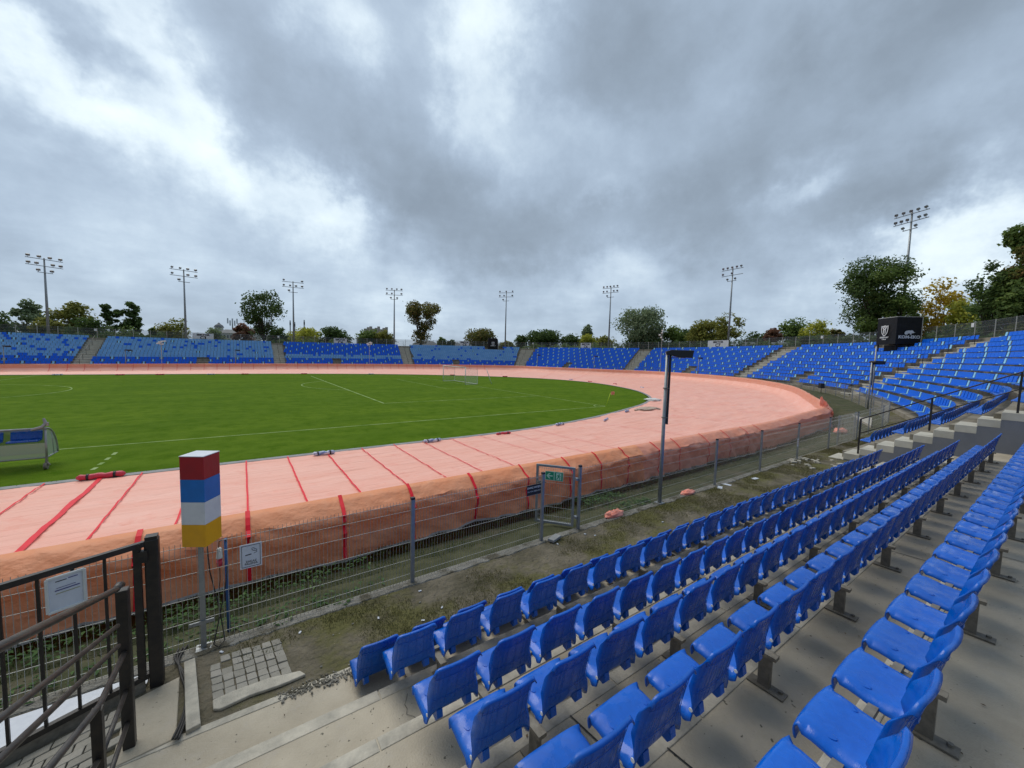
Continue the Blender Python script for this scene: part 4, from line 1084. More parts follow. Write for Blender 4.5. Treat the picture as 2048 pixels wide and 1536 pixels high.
# ------------------------------------------------------------------ dark grey flank wall with aisle steps
wall = thing('flank_wall', (-7, -19, .4), 'dark grey painted stepped wall closing the curved stand at the aisle', 'wall')
ys0, zs0, dd, dz = -17.18, .21, .4605, .261
def wall_y(x, y): return y
nst = 24; XW = -7.0
prof = [(ys0+.02, -.2)]
for i in range(nst):
    prof.append((ys0-dd*i, zs0+dz*i)); prof.append((ys0-dd*(i+1), zs0+dz*i))
prof.append((ys0-dd*nst, -.2))
mb = MB(); mb.prism([(XW, y, z) for y, z in prof], (.14, 0, 0)); mb.build('painted_wall', 'greywall', wall)
mb = MB()
for i in range(nst):
    y0_, y1_ = ys0-dd*i+.015, ys0-dd*(i+1)+.004; z_ = zs0+dz*i
    mb.box((XW+.62, (y0_+y1_)/2, z_-.11), (1.25, abs(y1_-y0_), .24))
    mb.box((XW+.75, (y0_+y1_)/2-.2, z_-.32), (1.1, abs(y1_-y0_)+.4, .6))
mb.build('aisle_stairs', 'stairc', wall, bevel=.01)
rl = thing('terrace_handrail', (XW+.1, -20, 1), 'black two bar handrail climbing along the grey flank wall', 'handrail')
mb = MB(); A1 = onx(1722, 838, XW+.1); A2 = onx(2045, 744, XW+.1); A2 = A1+(A2-A1)*1.8
B1 = onx(1722, 866, XW+.1); B2 = onx(2045, 777, XW+.1); B2 = B1+(B2-B1)*1.8
mb.tube([A1, A2], .022, 8); mb.build('top_rail', 'black', rl, smooth=True)
mb = MB(); mb.tube([B1, B2], .018, 8); mb.build('lower_rail', 'black', rl, smooth=True)
for (u, v, ub, vb) in ((1722, 838, 1718, 906), (1865, 797, 1861, 860), (2045, 744, 2040, 833)):
    t_ = onx(u, v, XW+.1); b_ = onx(ub, vb, XW+.1); mb = MB(); mb.bar((t_[0], t_[1], b_[2]-.03), t_, .05, .05, (0, 1, 0)); mb.build('rail_post', 'black', rl)
# rubble at the foot of the wall
mb = MB(); r3 = random.Random(4)
for k in range(26):
    q = onz(1630+r3.uniform(-50, 60), 925+r3.uniform(-8, 14), .45); s_ = r3.uniform(.03, .10); a = r3.uniform(0, 3)
    mb.box((q[0], q[1], .455+s_*.25), (s_*2, s_*1.3, s_*.6), ((math.cos(a), math.sin(a), 0), (-math.sin(a), math.cos(a), 0), (0, 0, 1)))
tag(mb.build('rubble', 'nosing'), 'broken concrete rubble at the foot of the grey steps', 'rubble', None, 'stuff')

# ------------------------------------------------------------------ perimeter fence on top of the stand
def outer_top(s, extra=.45):
    o, z = tread(s, NR); p, n = interpO(s); return np.array([p[0]+n[0]*(o+extra), p[1]+n[1]*(o+extra), z])
pf = thing('perimeter_fence', outer_top(apex, .5), 'tall mesh fence with pale posts along the top of the curved stand', 'fence')
s = s_of_x(2); pts_f = []
while s < S_END:
    q = outer_top(s); u, v, w = proj(q)
    if w > 1 and u < 2200: pts_f.append((s, q))
    p, n = interpO(s); o, z = tread(s, NR); p2, n2 = interpO(s+.5); q2_ = p2[:2]+n2*(o+.45); ratio = np.linalg.norm(q2_-q[:2])/.5
    s += 2.45/ratio
FHT = 1.75
print('perimeter posts', len(pts_f))
postA = MB(); 
for i, (s, q) in enumerate(pts_f):
    mb = MB(); mb.box((q[0], q[1], q[2]+FHT/2), (.07, .07, FHT+.1)); mb.build('fence_post', 'wire', pf) if i < 100 else None
mb = MB()
for i in range(len(pts_f)-1):
    a, b = pts_f[i][1], pts_f[i+1][1]
    mb.poly([tuple(a+np.array([0, 0, .05])), tuple(b+np.array([0, 0, .05])), tuple(b+np.array([0, 0, FHT])), tuple(a+np.array([0, 0, FHT]))])
mb.build('mesh_screen', 'meshfar', pf)
mb = MB()
for i in range(len(pts_f)-1):
    a, b = pts_f[i][1], pts_f[i+1][1]
    for zz in (.06, .65, 1.2, FHT): mb.tube([a+np.array([0, 0, zz]), b+np.array([0, 0, zz])], .011, 3, False)
mb.build('mesh_rails', 'wire', pf)
for k, (u, lab) in enumerate([(208, 'beside the far left stairs'), (563, 'beside the second stairs'), (1072, 'right of the fourth stairs'), (1636, 'above the C7 stairs'), (1930, 'at the far right')]):
    i = min(range(len(pts_f)), key=lambda i: abs(proj(pts_f[i][1])[0]-u)); q = pts_f[i][1]; n = interpO(pts_f[i][0])[1]
    mb = MB(); c = q+np.array([-n[0]*.08-n[1]*.2, -n[1]*.08+n[0]*.2, FHT-.28]); mb.box(c, (.34, .03, .42), ((-n[1], n[0], 0), (n[0], n[1], 0), (0, 0, 1)))
    t = thing('sector_tag', c, 'tiny white tag on the top fence '+lab, 'sign', 'tiny white tags on the top fence'); mb.build('tag_plate', 'white', t)

# sector boards
for k, (u, txt, vtop, vbot, wpx) in enumerate([(408, 'C3', 667, 680.5, 27), (681, 'C4', 677, 689, 20.5), (929, 'C5', 682.5, 693, 18), (1171, 'C6', 686, 697.5, 18), (1436, 'C7', 681, 695.5, 22)]):
    lo, hi = (apex-15, S_END) if k < 4 else (s_of_x(4)+20, apex+10)
    best = min(np.arange(lo, hi, .3), key=lambda s: abs(proj(outer_top(s, .3))[0]-u))
    q = outer_top(best, .3); z1 = onvert(u, vtop, q)[2]; z0 = onvert(u, vbot, q)[2]; p, n = interpO(best)
    d = proj(q)[2]; view = np.array([-(q[1]-C0[1]), q[0]-C0[0]]); xd = np.array([n[1], -n[0], 0.0]); 
    if xd@np.array([RT[0], RT[1], 0]) < 0: xd = -xd
    W_ = wpx/CAMF*d/max(.5, abs(xd@RT)); c = np.array([q[0], q[1], (z0+z1)/2]); nd = np.array([-n[0], -n[1], 0])
    t = thing('sector_board', c, 'white board reading SEKTOR %s on the top fence' % txt, 'sign', 'white sector boards on the top fence')
    board('board', c, xd, ZD, W_, z1-z0, 'white', t, .05)
    lettering('SEKTOR', c+nd*.03+ZD*(z1-z0)*.27, xd, ZD, (z1-z0)*.34, 'ink', t, bold=.03, sx=1.2)
    lettering(txt, c+nd*.03-ZD*(z1-z0)*.17, xd, ZD, (z1-z0)*.62, 'ink', t, bold=.035)
    mb = MB()
    for sgn in (-.36, .36): mb.box(c+xd*W_*sgn+ZD*(-(z1-z0)/2-.2)-nd*.03, (.06, .06, .5))
    mb.build('board_legs', 'dksteel', t)

# ------------------------------------------------------------------ black wrapped camera booths
def crest(parent, c, xd, nd, h):
    xd = np.array(xd); W_ = h*.72
    def pp(x, y, k): return tuple(np.array(c)+xd*x*W_+ZD*y*h+np.array(nd)*k)
    outl = [(-.5, .46), (-.30, .42), (0, .48), (.30, .42), (.5, .46), (.5, .1), (.42, -.2), (.2, -.42), (0, -.52), (-.2, -.42), (-.42, -.2), (-.5, .1)]
    mb = MB(); mb.poly([pp(x, y, .02) for x, y in outl]); mb.build('crest_shield', 'white', parent)
    mb = MB(); mb.poly([pp(x*.78, y*.80, .03) for x, y in outl]); mb.build('crest_field', 'tarpblack', parent)
    mb = MB()
    for pts_ in ([(-.36, .33), (-.14, .30), (0, .12), (-.08, -.02), (-.2, .16)], [(.36, .33), (.14, .30), (0, .12), (.08, -.02), (.2, .16)], [(-.2, .10), (-.06, -.02), (-.06, -.34), (-.16, -.22)], [(.2, .10), (.06, -.02), (.06, -.34), (.16, -.22)], [(-.10, .36), (.10, .36), (.05, .26), (-.05, .26)]):
        mb.poly([pp(x, y, .04) for x, y in pts_])
    mb.build('crest_figure', 'white', parent)
def booth(base, corners, label, big):
    pass
# large booth: corner nearest the camera at px 1789
sB = BOOTH[1]; oB, zB = tread(sB, NR-2); cB = outer_offset(sB, oB+.9, zB)
dB = math.hypot(cB[0]-C0[0], cB[1]-C0[1])
dB -= 2.2; b0 = atdist(1790, 690, dB-1.0)
def cor(u, v, base): return onvert(u, v, base)
def plan(u, dist): q = atdist(u, 690, dist); return np.array([q[0], q[1]])
q1 = plan(1790, dB-1.0); q0 = plan(1752, dB+1.1); q2b = plan(1841, dB+.6); q3 = q0+q2b-q1
zt1 = onvert(1790, 634, q1)[2]; zb1 = onvert(1790, 688, q1)[2]
bt = thing('camera_booth', (q1[0], q1[1], zb1), 'large black wrapped booth with crest and elephant emblem lettered KOM-EKO above the stand', 'booth')
mb = MB(); P = []
def wrapface(a, b, n_, m_):
    P = []
    for i in range(n_+1):
        row = []
        for j in range(m_+1):
            t, k = i/n_, j/m_; q = a*(1-t)+b*t; nn = np.array([b[1]-a[1], a[0]-b[0]]); nn = nn/np.linalg.norm(nn)
            o = .05*fbm(t*3+a[0], k*3, 2)*math.sin(math.pi*t)*math.sin(math.pi*k)
            row.append((q[0]+nn[0]*o, q[1]+nn[1]*o, zb1+(zt1-zb1)*k))
        P.append(row)
    return P
for a, b in ((q0, q1), (q1, q2b), (q2b, q3), (q3, q0)): mb.grid(wrapface(a, b, 8, 8))
mb.poly([(q[0], q[1], zt1) for q in (q0, q1, q2b, q3)]); mb.poly([(q[0], q[1], zb1) for q in (q3, q2b, q1, q0)])
mb.build('wrapping', 'tarpblack', bt)
mb = MB(); zp = zB
for q in (q0, q1, q2b, q3): mb.bar((q[0]*.9+q3[0]*.1, q[1]*.9+q3[1]*.1, zp-.6), (q[0]*.9+q3[0]*.1, q[1]*.9+q3[1]*.1, zb1), .12, .12, (1, 0, 0))
cxy = (q0+q1+q2b+q3)/4; mb.box((cxy[0], cxy[1], (zb1+zp)/2-.2), (2.2, 2.0, max(.3, zb1-zp+.2))); mb.build('plinth', 'tarpblack', bt)
mb = MB(); 
for a, b in ((q0, q1), (q1, q2b)): mb.tube([(a[0], a[1], zt1+.02), (b[0], b[1], zt1+.02)], .035, 6)
mb.tube([(q2b[0], q2b[1], zb1), (q2b[0], q2b[1], zt1)], .04, 6); mb.build('edge_tube', 'wire', bt)
fx = q2b-q1; Lf = np.linalg.norm(fx); fx = np.array([*(fx/Lf), 0]); fn = np.array([fx[1], -fx[0], 0]); H_ = zt1-zb1
mb = MB(); cm = np.array([*(q1*.62+q2b*.38), zt1]); mb.tube([cm+fx*(-.3+.6*t)+ZD*(.24*math.sin(math.pi*t)) for t in np.linspace(0, 1, 9)], .025, 6); mb.build('hoop', 'wire', bt)
cf = np.array([*(q1*.5+q2b*.5), zb1+H_*.26])
lettering('KOM-EKO', cf+fn*.10, fx, ZD, H_*.15, 'white', bt, bold=.022, sx=Lf*.86/(H_*.15*4.6))
el = [(-.5, -.3), (-.5, .05), (-.38, .32), (-.1, .45), (.1, .42), (.2, .5), (.34, .38), (.42, .1), (.6, -.02), (.42, -.05), (.36, -.18), (.22, -.12), (.2, -.45), (.06, -.45), (.04, -.2), (-.15, -.22), (-.22, -.45), (-.4, -.45)]
mb = MB(); ce = cf+ZD*H_*.17+fn*.10; mb.poly([tuple(ce+fx*x*H_*.32+ZD*y*H_*.17) for x, y in el]); mb.build('animal_emblem', 'white', bt)
fx2 = q1-q0; L2 = np.linalg.norm(fx2); fx2 = np.array([*(fx2/L2), 0]); fn2 = np.array([fx2[1], -fx2[0], 0])
cc2 = np.array([*(q0*.55+q1*.45), zb1+H_*.52]); crest(bt, cc2+fn2*.10, fx2, fn2, H_*.42)
lettering('SPEEDWAY', cc2+fn2*.12-ZD*H_*.26, fx2, ZD, H_*.075, 'white', bt, bold=.01); lettering('LUBLIN', cc2+fn2*.12-ZD*H_*.33, fx2, ZD, H_*.055, 'white', bt, bold=.006)
# small far booth
sB = BOOTH[0]; oB, zB = tread(sB, NR-1.6); qb = outer_offset(sB, oB+.8, zB); p, n = interpO(sB)
xd = np.array([n[1], -n[0], 0.0]); xd = xd if xd@RT > 0 else -xd; nd = np.array([-n[0], -n[1], 0])
z1 = onvert(987, 676.5, qb)[2]; z0 = onvert(987, 700.5, qb)[2]; wB = 20/CAMF*proj(qb)[2]
t = thing('camera_booth', (qb[0], qb[1], z0), 'small black wrapped booth with white crest at the top of the far stand', 'booth')
mb = MB(); cx = np.array([qb[0], qb[1], (z0+z1)/2])
mb.prism([tuple(cx+xd*a*wB+ZD*b*(z1-z0)) for a, b in [(-.5, -.5), (.42, -.5), (.5, -.4), (.48, .40), (.38, .5), (-.48, .5), (-.5, .3)]], -nd*1.8); mb.build('wrapping', 'tarpblack', t)
crest(t, cx+nd*.02+ZD*.15, xd, nd, (z1-z0)*.34); lettering('SPEEDWAY', cx+nd*.05-ZD*(z1-z0)*.13, xd, ZD, (z1-z0)*.085, 'white', t, bold=.01)
mb = MB(); mb.box(cx+xd*wB*.56+ZD*-.1, (.3, .3, .35)); mb.tube([tuple(cx+xd*wB*.52-ZD*(z1-z0)*.5), tuple(cx+xd*wB*.52+ZD*.4)], .05, 6); mb.build('side_lamp', 'white', t)

# ------------------------------------------------------------------ floodlight masts
MASTS = [(98, 88, 513, [1, 1, 1, 1], [1, 1, 0, 1, 1], 2, 'leftmost'), (372, 368, 536, [2, 2, 1, 1], [2, 0, 1, 1], 1, 'second from left'), (587, 585, 560, [2, 0, 1], [2, 2, 1, 1], 1, 'third from left'), (788, 787, 577, [2, 2, 2, 1], [2, 2, 0, 1], 2, 'fourth from left, left of the heart shaped tree'),
         (1012, 1012, 582, [2, 2, 2], [2, 2, 0, 1], 1, 'fifth from left'), (1216, 1219, 572, [2, 2, 1, 1, 1], [2, 2, 0, 1, 1], 1, 'sixth from left'), (1454, 1462, 534, [2, 2, 2, 2, 1], [2, 2, 0], 2, 'behind the sector C7 board'), (1797, 1806, 424, [2, 2, 2, 1, 1], [2, 2, 2, 0, 1, 1], 2, 'rightmost, above the big dark tree')]
for k, (ub, ut, vt, row1, row2, low, lab) in enumerate(MASTS):
    lo, hi = (apex-12, S_END) if ub < 1200 else ((s_of_x(4)+10, apex+40))
    ex_ = 12.0 if k == 7 else 2.6
    best = min(np.arange(lo, hi, .3), key=lambda s: abs(proj(outer_top(s, ex_))[0]-ub))
    q = outer_top(best, ex_); p, n = interpO(best); ztop = onvert(ut, vt, q)[2]
    t = thing('floodlight_mast', q, 'tall grey floodlight mast, '+lab, 'floodlight mast', 'floodlight masts behind the stand')
    Hh = ztop-q[2]
    mb = MB(); mb.tube([(q[0], q[1], q[2]-2), (q[0], q[1], q[2]+Hh*.5), (q[0], q[1], ztop-.3)], [.24, .17, .11], 12); mb.build('pole', 'steel', t, smooth=True)
    # bars face the pitch centre
    fd = np.array([-20-q[0], 26-q[1]]); fd /= np.linalg.norm(fd); xd = np.array([fd[1], -fd[0], 0.0]); xd = xd if xd@RT > 0 else -xd; fd = np.array([*fd, 0])
    for row, zb_, wb in ((row1, ztop-.55, 4.5), (row2, ztop-1.75, 4.5), ([1]*low+[0]*(2-low), ztop-2.9, 1.9)):
        c = np.array([q[0], q[1], zb_]); mb = MB(); mb.bar(c-xd*wb/2+fd*.15, c+xd*wb/2+fd*.15, .10, .10); mb.build('crossbar', 'steel', t)
        N_ = len(row)
        for i, kind in enumerate(row):
            if not kind: continue
            xx = (i-(N_-1)/2)/max(1, N_-1)*wb*.86; hc = c+xd*xx+fd*.25+ZD*.42
            sgn = 1 if kind == 1 else -1; hx_ = xd*math.cos(.5*sgn)+fd*math.sin(.5*sgn); hy_ = np.cross(ZD, hx_); tl = .55
            up_ = ZD*math.cos(tl)+hy_*-math.sin(tl)*(1 if hy_@fd < 0 else -1); nn = np.cross(hx_, up_)
            mb = MB(); w2 = .24 if kind == 1 else .19
            mb.prism([hc+hx_*a+up_*b for a, b in [(-w2, -.16), (w2, -.16), (w2*1.15, .08), (w2*.8, .2), (-w2*.8, .2), (-w2*1.15, .08)]], nn*.16)
            mb.bar(hc-ZD*.42, hc-ZD*.1, .07, .05, (1, 0, 0)); mb.build('lamp_head', 'steel', t)

# ------------------------------------------------------------------ goal, flag, dugout
gy0, gy1 = W2-3.66, W2+3.66
gt = thing('football_goal', (0, W2, 0), 'white football goal with box net on the turf', 'goal')
for y_ in (gy0, gy1):
    mb = MB(); mb.tube([(0, y_, 0), (0, y_, 2.44)], .06, 10); mb.build('goal_post', 'white', gt, smooth=True)
mb = MB(); mb.tube([(0, gy0-.06, 2.44), (0, gy1+.06, 2.44)], .06, 10); mb.build('crossbar', 'white', gt, smooth=True)
mb = MB()
for y_ in (gy0, gy1):
    mb.tube([(0, y_, .04), (2.0, y_, .04)], .03, 6); mb.tube([(2.0, y_, 0), (2.0, y_, 2.2)], .022, 6)
mb.tube([(2.0, gy0, .04), (2.0, gy1, .04)], .03, 6); mb.build('ground_frame', 'white', gt)
mb = MB(); T = [(0, gy0, 2.4), (0, gy1, 2.4), (2.0, gy1, 2.2), (2.0, gy0, 2.2)]; mb.poly(T); mb.poly([(0, gy0, .03), (0, gy0, 2.4), (2.0, gy0, 2.2), (2.0, gy0, .03)]); mb.poly([(0, gy1, .03), (0, gy1, 2.4), (2.0, gy1, 2.2), (2.0, gy1, .03)]); mb.poly([(2.0, gy0, .03), (2.0, gy1, .03), (2.0, gy1, 2.2), (2.0, gy0, 2.2)])
mb.build('net', 'netm', gt)
q = onz(983, 768, 0); q2_ = onvert(974, 737, q)
t = thing('leaning_pole', q, 'white pole leaning on the turf right of the goal', 'pole'); mb = MB(); mb.tube([q, (q[0]-.75, q[1]+.3, 2.25)], .05, 8); mb.build('pole', 'white', t, smooth=True)
fl = thing('corner_flag', (.1, .05, 0), 'yellow leaning corner flag pole with orange flag', 'corner flag')
f0 = np.array([.1, .05, 0]); f1 = onvert(1221, 786, (.1, .05)); mb = MB(); mb.tube([f0, f1], .022, 8); mb.build('flag_pole', 'yellowplastic', fl, smooth=True)
mb = MB(); P = []
for i in range(7):
    P.append([tuple(f1+RT*(.05+.30*i/6)*np.array([1, 1, 0])+ZD*(.14-.3*j/4-.03*math.sin(i*1.3))+FW*.06*math.sin(i*1.7+j)) for j in range(5)])
mb.grid(P); mb.build('flag', 'bundle', fl, smooth=True)
# dugout on wheels, open side towards the stand
DX, DY = -31.55, -3.35
dg = thing('team_dugout', (DX, DY, 0), 'clear plastic team dugout on wheels with blue seats at the left edge of the turf', 'dugout')
def cprof(t): a = t*math.pi/2; return (.95*math.sin(a), .98*math.cos(a))     # (y back, z)
cv = [cprof(t) for t in np.linspace(0, 1, 11)]; zf = .38
mb = MB(); P = [[(x, DY+y, zf+z) for (y, z) in cv] for x in np.linspace(DX-4.5, DX, 7)]; mb.grid(P)
mb.build('curved_back_panel', 'clear', dg, smooth=True)
mb = MB(); mb.poly([(DX, DY, zf)]+[(DX, DY+y, zf+z) for y, z in cv]); mb.build('end_panel', 'clear', dg)
mb = MB()
for x in (DX, DX-2.2, DX-4.4):
    mb.tube([(x, DY+y, zf+z) for y, z in cv], .03, 8); mb.tube([(x, DY, .12 if x == DX else zf), (x, DY, zf+1.0)], .03, 8); mb.tube([(x, DY, zf), (x, DY+.96, zf)], .025, 8)
mb.tube([(DX, DY+.62, zf), (DX, DY+.5, zf+.84)], .012, 6)
mb.tube([(DX-4.5, DY, zf+.98), (DX+.05, DY, zf+.98)], .035, 8); mb.tube([(DX-4.5, DY, zf), (DX, DY, zf)], .03, 8); mb.tube([(DX-4.5, DY+.95, zf), (DX, DY+.95, zf)], .03, 8); mb.build('frame', 'steel', dg, smooth=True)
mb = MB(); mb.poly([(DX-4.5, DY-.02, zf), (DX, DY-.02, zf), (DX, DY-.02, zf+.50), (DX-4.5, DY-.02, zf+.50)]); mb.build('front_apron', 'clear', dg)
mb = MB()
for k in range(5):
    x = DX-.55-k*.85; mb.box((x, DY+.30, zf+.55), (.7, .36, .06)); mb.box((x, DY+.50, zf+.72), (.7, .06, .30), ((1, 0, 0), (0, .97, -.22), (0, .22, .97)))
mb.build('seats', 'bluep', dg, bevel=.02)
mb = MB(); mb.tube([(DX-.04, DY-.1, .11), (DX+.04, DY-.1, .11)], .11, 14); mb.bar((DX, DY-.1, .11), (DX, DY, .42), .05, .05, (1, 0, 0)); mb.tube([(DX+.09, DY-.13, .14), (DX+.02, DY-.1, .24)], .03, 6); mb.build('wheel', 'dksteel', dg)
mb = MB(); mb.tube([(DX-.3, DY, zf+.95), (DX-.05, DY-.02, zf+1.03), (DX+.02, DY, zf+1.15), (DX-.02, DY, zf+1.32)], [.05, .06, .05, .03], 8); mb.box((DX+.06, DY, zf+1.12), (.05, .06, .12)); mb.build('lifted_wheel_arm', 'steel', dg)

mb = MB(); zpad = .62
for poly_ in ([(1655, 791), (1690, 793), (1722, 805), (1716, 815), (1690, 812), (1664, 802)], [(1690, 812), (1716, 812), (1745, 830), (1742, 852), (1716, 838), (1700, 826)]):
    q_ = [onz(u, v, zpad) for u, v in poly_]; mb.prism([(a[0], a[1], zpad-.25) for a in q_], (0, 0, .27))
tag(mb.build('broken_slabs', 'nosing'), 'pale concrete slabs lying on the verge in the bend by the lamp poles', 'slabs', None, 'stuff')
b_ = np.array([q2[0]+.35, q2[1]-.1, .55]); zt = onvert(1743, 693, b_)[2]; t = thing('steel_pole', b_, 'plain thin steel pole right beside the nearer lamp pole in the bend', 'pole')
mb = MB(); mb.tube([b_, (b_[0], b_[1], zt)], .05, 8); mb.build('pole', 'steel', t, smooth=True)

# ------------------------------------------------------------------ black gate and rails at the left
G_ = np.array([-27.01, -17.18]); gdv = np.array([-.915, -.403]); 
bg = thing('black_gate', (G_[0], G_[1], .42), 'black painted metal gate with thin upright bars and a thick post', 'gate')
mb = MB(); mb.box((G_[0], G_[1], .42+.84), (.115, .115, 1.70)); mb.build('gate_post', 'black', bg, bevel=.012)
mb = MB(); mb.box((G_[0], G_[1], 2.125), (.10, .10, .03)); mb.build('post_cap', 'black', bg)
def gp(d, z): return (G_[0]+gdv[0]*d, G_[1]+gdv[1]*d, z)
mb = MB(); mb.bar(gp(.06, 2.07), gp(2.4, 2.07), .05, .055); mb.bar(gp(.06, .60), gp(2.4, .60), .05, .055); mb.bar(gp(.12, .6), gp(.12, 2.09), .06, .06, (1, 0, 0)); mb.build('gate_frame', 'black', bg)
for k in range(11):
    d = .36+.213*k; mb = MB(); mb.bar(gp(d, .62), gp(d, 2.06), .022, .022, (1, 0, 0)); mb.build('upright_bar', 'black', bg)
mb = MB(); mb.bar(gp(.10, .48), gp(2.4, .48), .012, .22); mb.build('kick_plate', 'dksteel', bg)
mb = MB(); mb.box((G_[0]-.06, G_[1]-.06, 1.95), (.07, .07, .12)); mb.build('hinge', 'black', bg)
nb = thing('framed_notice', gp(.62, 1.86), 'white framed paper notice hanging on the black gate', 'notice')
xg = np.array([-gdv[0], -gdv[1], 0]); ng = np.array([xg[1], -xg[0], 0]); c = np.array(gp(.625, 1.865))+ng*.045
board('backing', c, xg, ZD, .235, .32, 'signwhite', nb, .01)
mb = MB()
for a, b in (((-.118, -.16), (.118, -.16)), ((.118, -.16), (.118, .16)), ((.118, .16), (-.118, .16)), ((-.118, .16), (-.118, -.16))):
    mb.bar(c+xg*a[0]+ZD*a[1]+ng*.01, c+xg*b[0]+ZD*b[1]+ng*.01, .022, .022)
mb.build('frame', 'cream', nb, bevel=.004)
for nm, z_, w_, mt, h_, ox in (('heading_line', .115, .07, 'ink', .007, -.03), ('heading_line', .120, .06, 'navyink', .007, .045), ('text_line', .052, .12, 'navyink', .004, 0), ('text_line', .030, .155, 'navyink', .009, .008), ('text_line', .0, .15, 'olive', .007, .01)):
    mb = MB(); mb.box(c+xg*ox+ZD*z_+ng*.007, (w_, h_, .002), (xg, ZD, ng)); mb.build(nm, mt, nb)
# hand rails down the terrace edge
XA = -27.1
hr = thing('stair_railing', (XA, -18.2, .4), 'worn brown and black tubular railing running up beside the terrace at the left', 'railing')
def rp(y, z, dx=0): return (XA+dx, y, z)
slope = .385
for (y, z, nm) in ((-18.16, 2.08, 'top_rail'), (-18.17, 1.76, 'middle_rail'), (-18.17, 1.58, 'lower_rail')):
    mb = MB(); mb.tube([rp(y, z), rp(-21.6, z+(-y*0)+slope*(21.6+y))], .024 if nm == 'top_rail' else .018, 10); mb.build(nm, 'rail', hr, smooth=True)
mb = MB(); mb.box((XA, -17.96, .35+.80), (.085, .085, 1.66)); mb.build('end_post', 'black', hr, bevel=.008)
mb = MB(); mb.tube([rp(-17.98, 2.03), rp(-18.06, 2.07), rp(-18.16, 2.08)], .027, 10); mb.build('rail_end', 'rail', hr, smooth=True)
mb = MB(); mb.tube([rp(-18.0, 1.40), rp(-18.74, 1.49), rp(-21.6, 1.49+slope*2.86)], .022, 10); mb.build('lower_rail', 'rail', hr, smooth=True)
mb = MB(); mb.box((XA, -18.80, .95), (.06, .06, 1.12)); mb.build('second_post', 'black', hr)
mb = MB(); mb.tube([rp(-17.98, 1.03), rp(-18.76, 1.10)], .018, 8); mb.tube([rp(-17.96, .72), rp(-18.76, .80)], .018, 8); mb.tube([rp(-18.8, 1.12), rp(-21.5, 1.12+slope*2.7)], .018, 8); mb.build('short_rail', 'rail', hr, smooth=True)

# ------------------------------------------------------------------ paving, slab, beam, cables at the left
def pave(name, corners, nx, ny, z, label, seed, drop=.0, h=.05, gap=.012, wob=.01):
    """brick rows between two guide lines; corners = bl, br, tr, tl in plan"""
    rr = random.Random(seed); bl, br, tr, tl = [np.array(c[:2], float) for c in corners]; mb = MB()
    for j in range(ny):
        for i in range(nx):
            if rr.random() < drop: continue
            f = lambda a, b: (bl*(1-a)+br*a)*(1-b)+(tl*(1-a)+tr*a)*b
            off = .5*(j % 2)/nx if name == 'brick_paving' else 0
            a0, a1, b0, b1 = i/nx+off, (i+1)/nx+off, j/ny, (j+1)/ny; m_ = (f(a0, b0)+f(a1, b1))/2; P = []
            zz = z+rr.uniform(-.006, .006)
            for a, b in ((a0, b0), (a1, b0), (a1, b1), (a0, b1)):
                q = f(a, b); d = m_-q; q = q+d/np.linalg.norm(d)*gap+np.array([rr.uniform(-wob, wob), rr.uniform(-wob, wob)]); P.append((q[0], q[1], zz-h))
            mb.prism(P, (0, 0, h+rr.uniform(-.003, .003)))
    o = mb.build(name, 'sett', bevel=.006); return tag(o, label, None, None, 'structure')
A = lambda u, v, z=.47: onz(u, v, z)
pave('sett_paving', (A(425, 1400), A(585, 1345), A(560, 1275), A(418, 1318)), 7, 6, .468, 'patch of worn grey paving setts beside the terrace', 3, drop=.04, gap=.007, wob=.006)
lowp = MB(); lowp.poly([(-33, -18.0, .40), (-27.28, -18.0, .40), (-27.28, -23, .40), (-33, -23, .40)])
struct('yard', lowp, 'dirt', 'ground under the brick paving at the lower left')
pave('brick_paving', ((-29.6, -19.4), (-27.26, -19.4), (-27.26, -17.40), (-29.6, -18.2)), 14, 20, .478, 'grey brick paving below the railing at the lower left', 5, gap=.006, wob=.003)
mb = MB(); mb.prism([(-27.22, -17.35, .40), (-26.82, -17.22, .40), (-26.76, -18.10, .40), (-27.20, -18.14, .40)], (0, 0, .07)); o = mb.build('concrete_slab', 'concrete', bevel=.012); tag(o, 'worn concrete slab between black gate post and timber', 'slab')
mb = MB(); mb.prism([(-26.80, -17.04, .42), (-26.70, -17.02, .42), (-26.58, -18.09, .42), (-26.69, -18.11, .42)], (0, 0, .085)); o = mb.build('timber_beam', 'nosing', bevel=.008); tag(o, 'weathered pale beam lying across the dirt beside the cables', 'beam')
mb = MB()
for k in range(3):
    pts_ = [onz(375-9*k, 1290+4*k, .47), onz(358-4*k, 1318, .49), onz(362+5*k, 1350, .47), onz(372+4*k, 1385, .47), onz(366+4*k, 1430, .48), onz(345+6*k, 1478, .50)]
    sp, _ = smoothpoly([tuple(q) for q in pts_], 26); mb.tube([tuple(q) for q in sp], .011, 6)
o = mb.build('cable_bundle', 'cable', smooth=True); tag(o, 'bundle of black cables snaking past the pale beam', 'cables')
# white sheet lying behind the gate
mb = MB(); P = []
for i in range(12):
    row = []
    for j in range(6):
        x = -30.6+3.5*i/11; yg = -17.18+(x+27.01)*.44+.06; y = -16.98+(yg+16.98)*j/5; row.append((x, y, .482+.012*fbm(x*2, y*3, 1)))
    P.append(row)
mb.grid(P); o = mb.build('white_sheet', 'signwhite', smooth=True); tag(o, 'pale sheet metal strip lying at the fence foot behind the black gate', 'sheet')
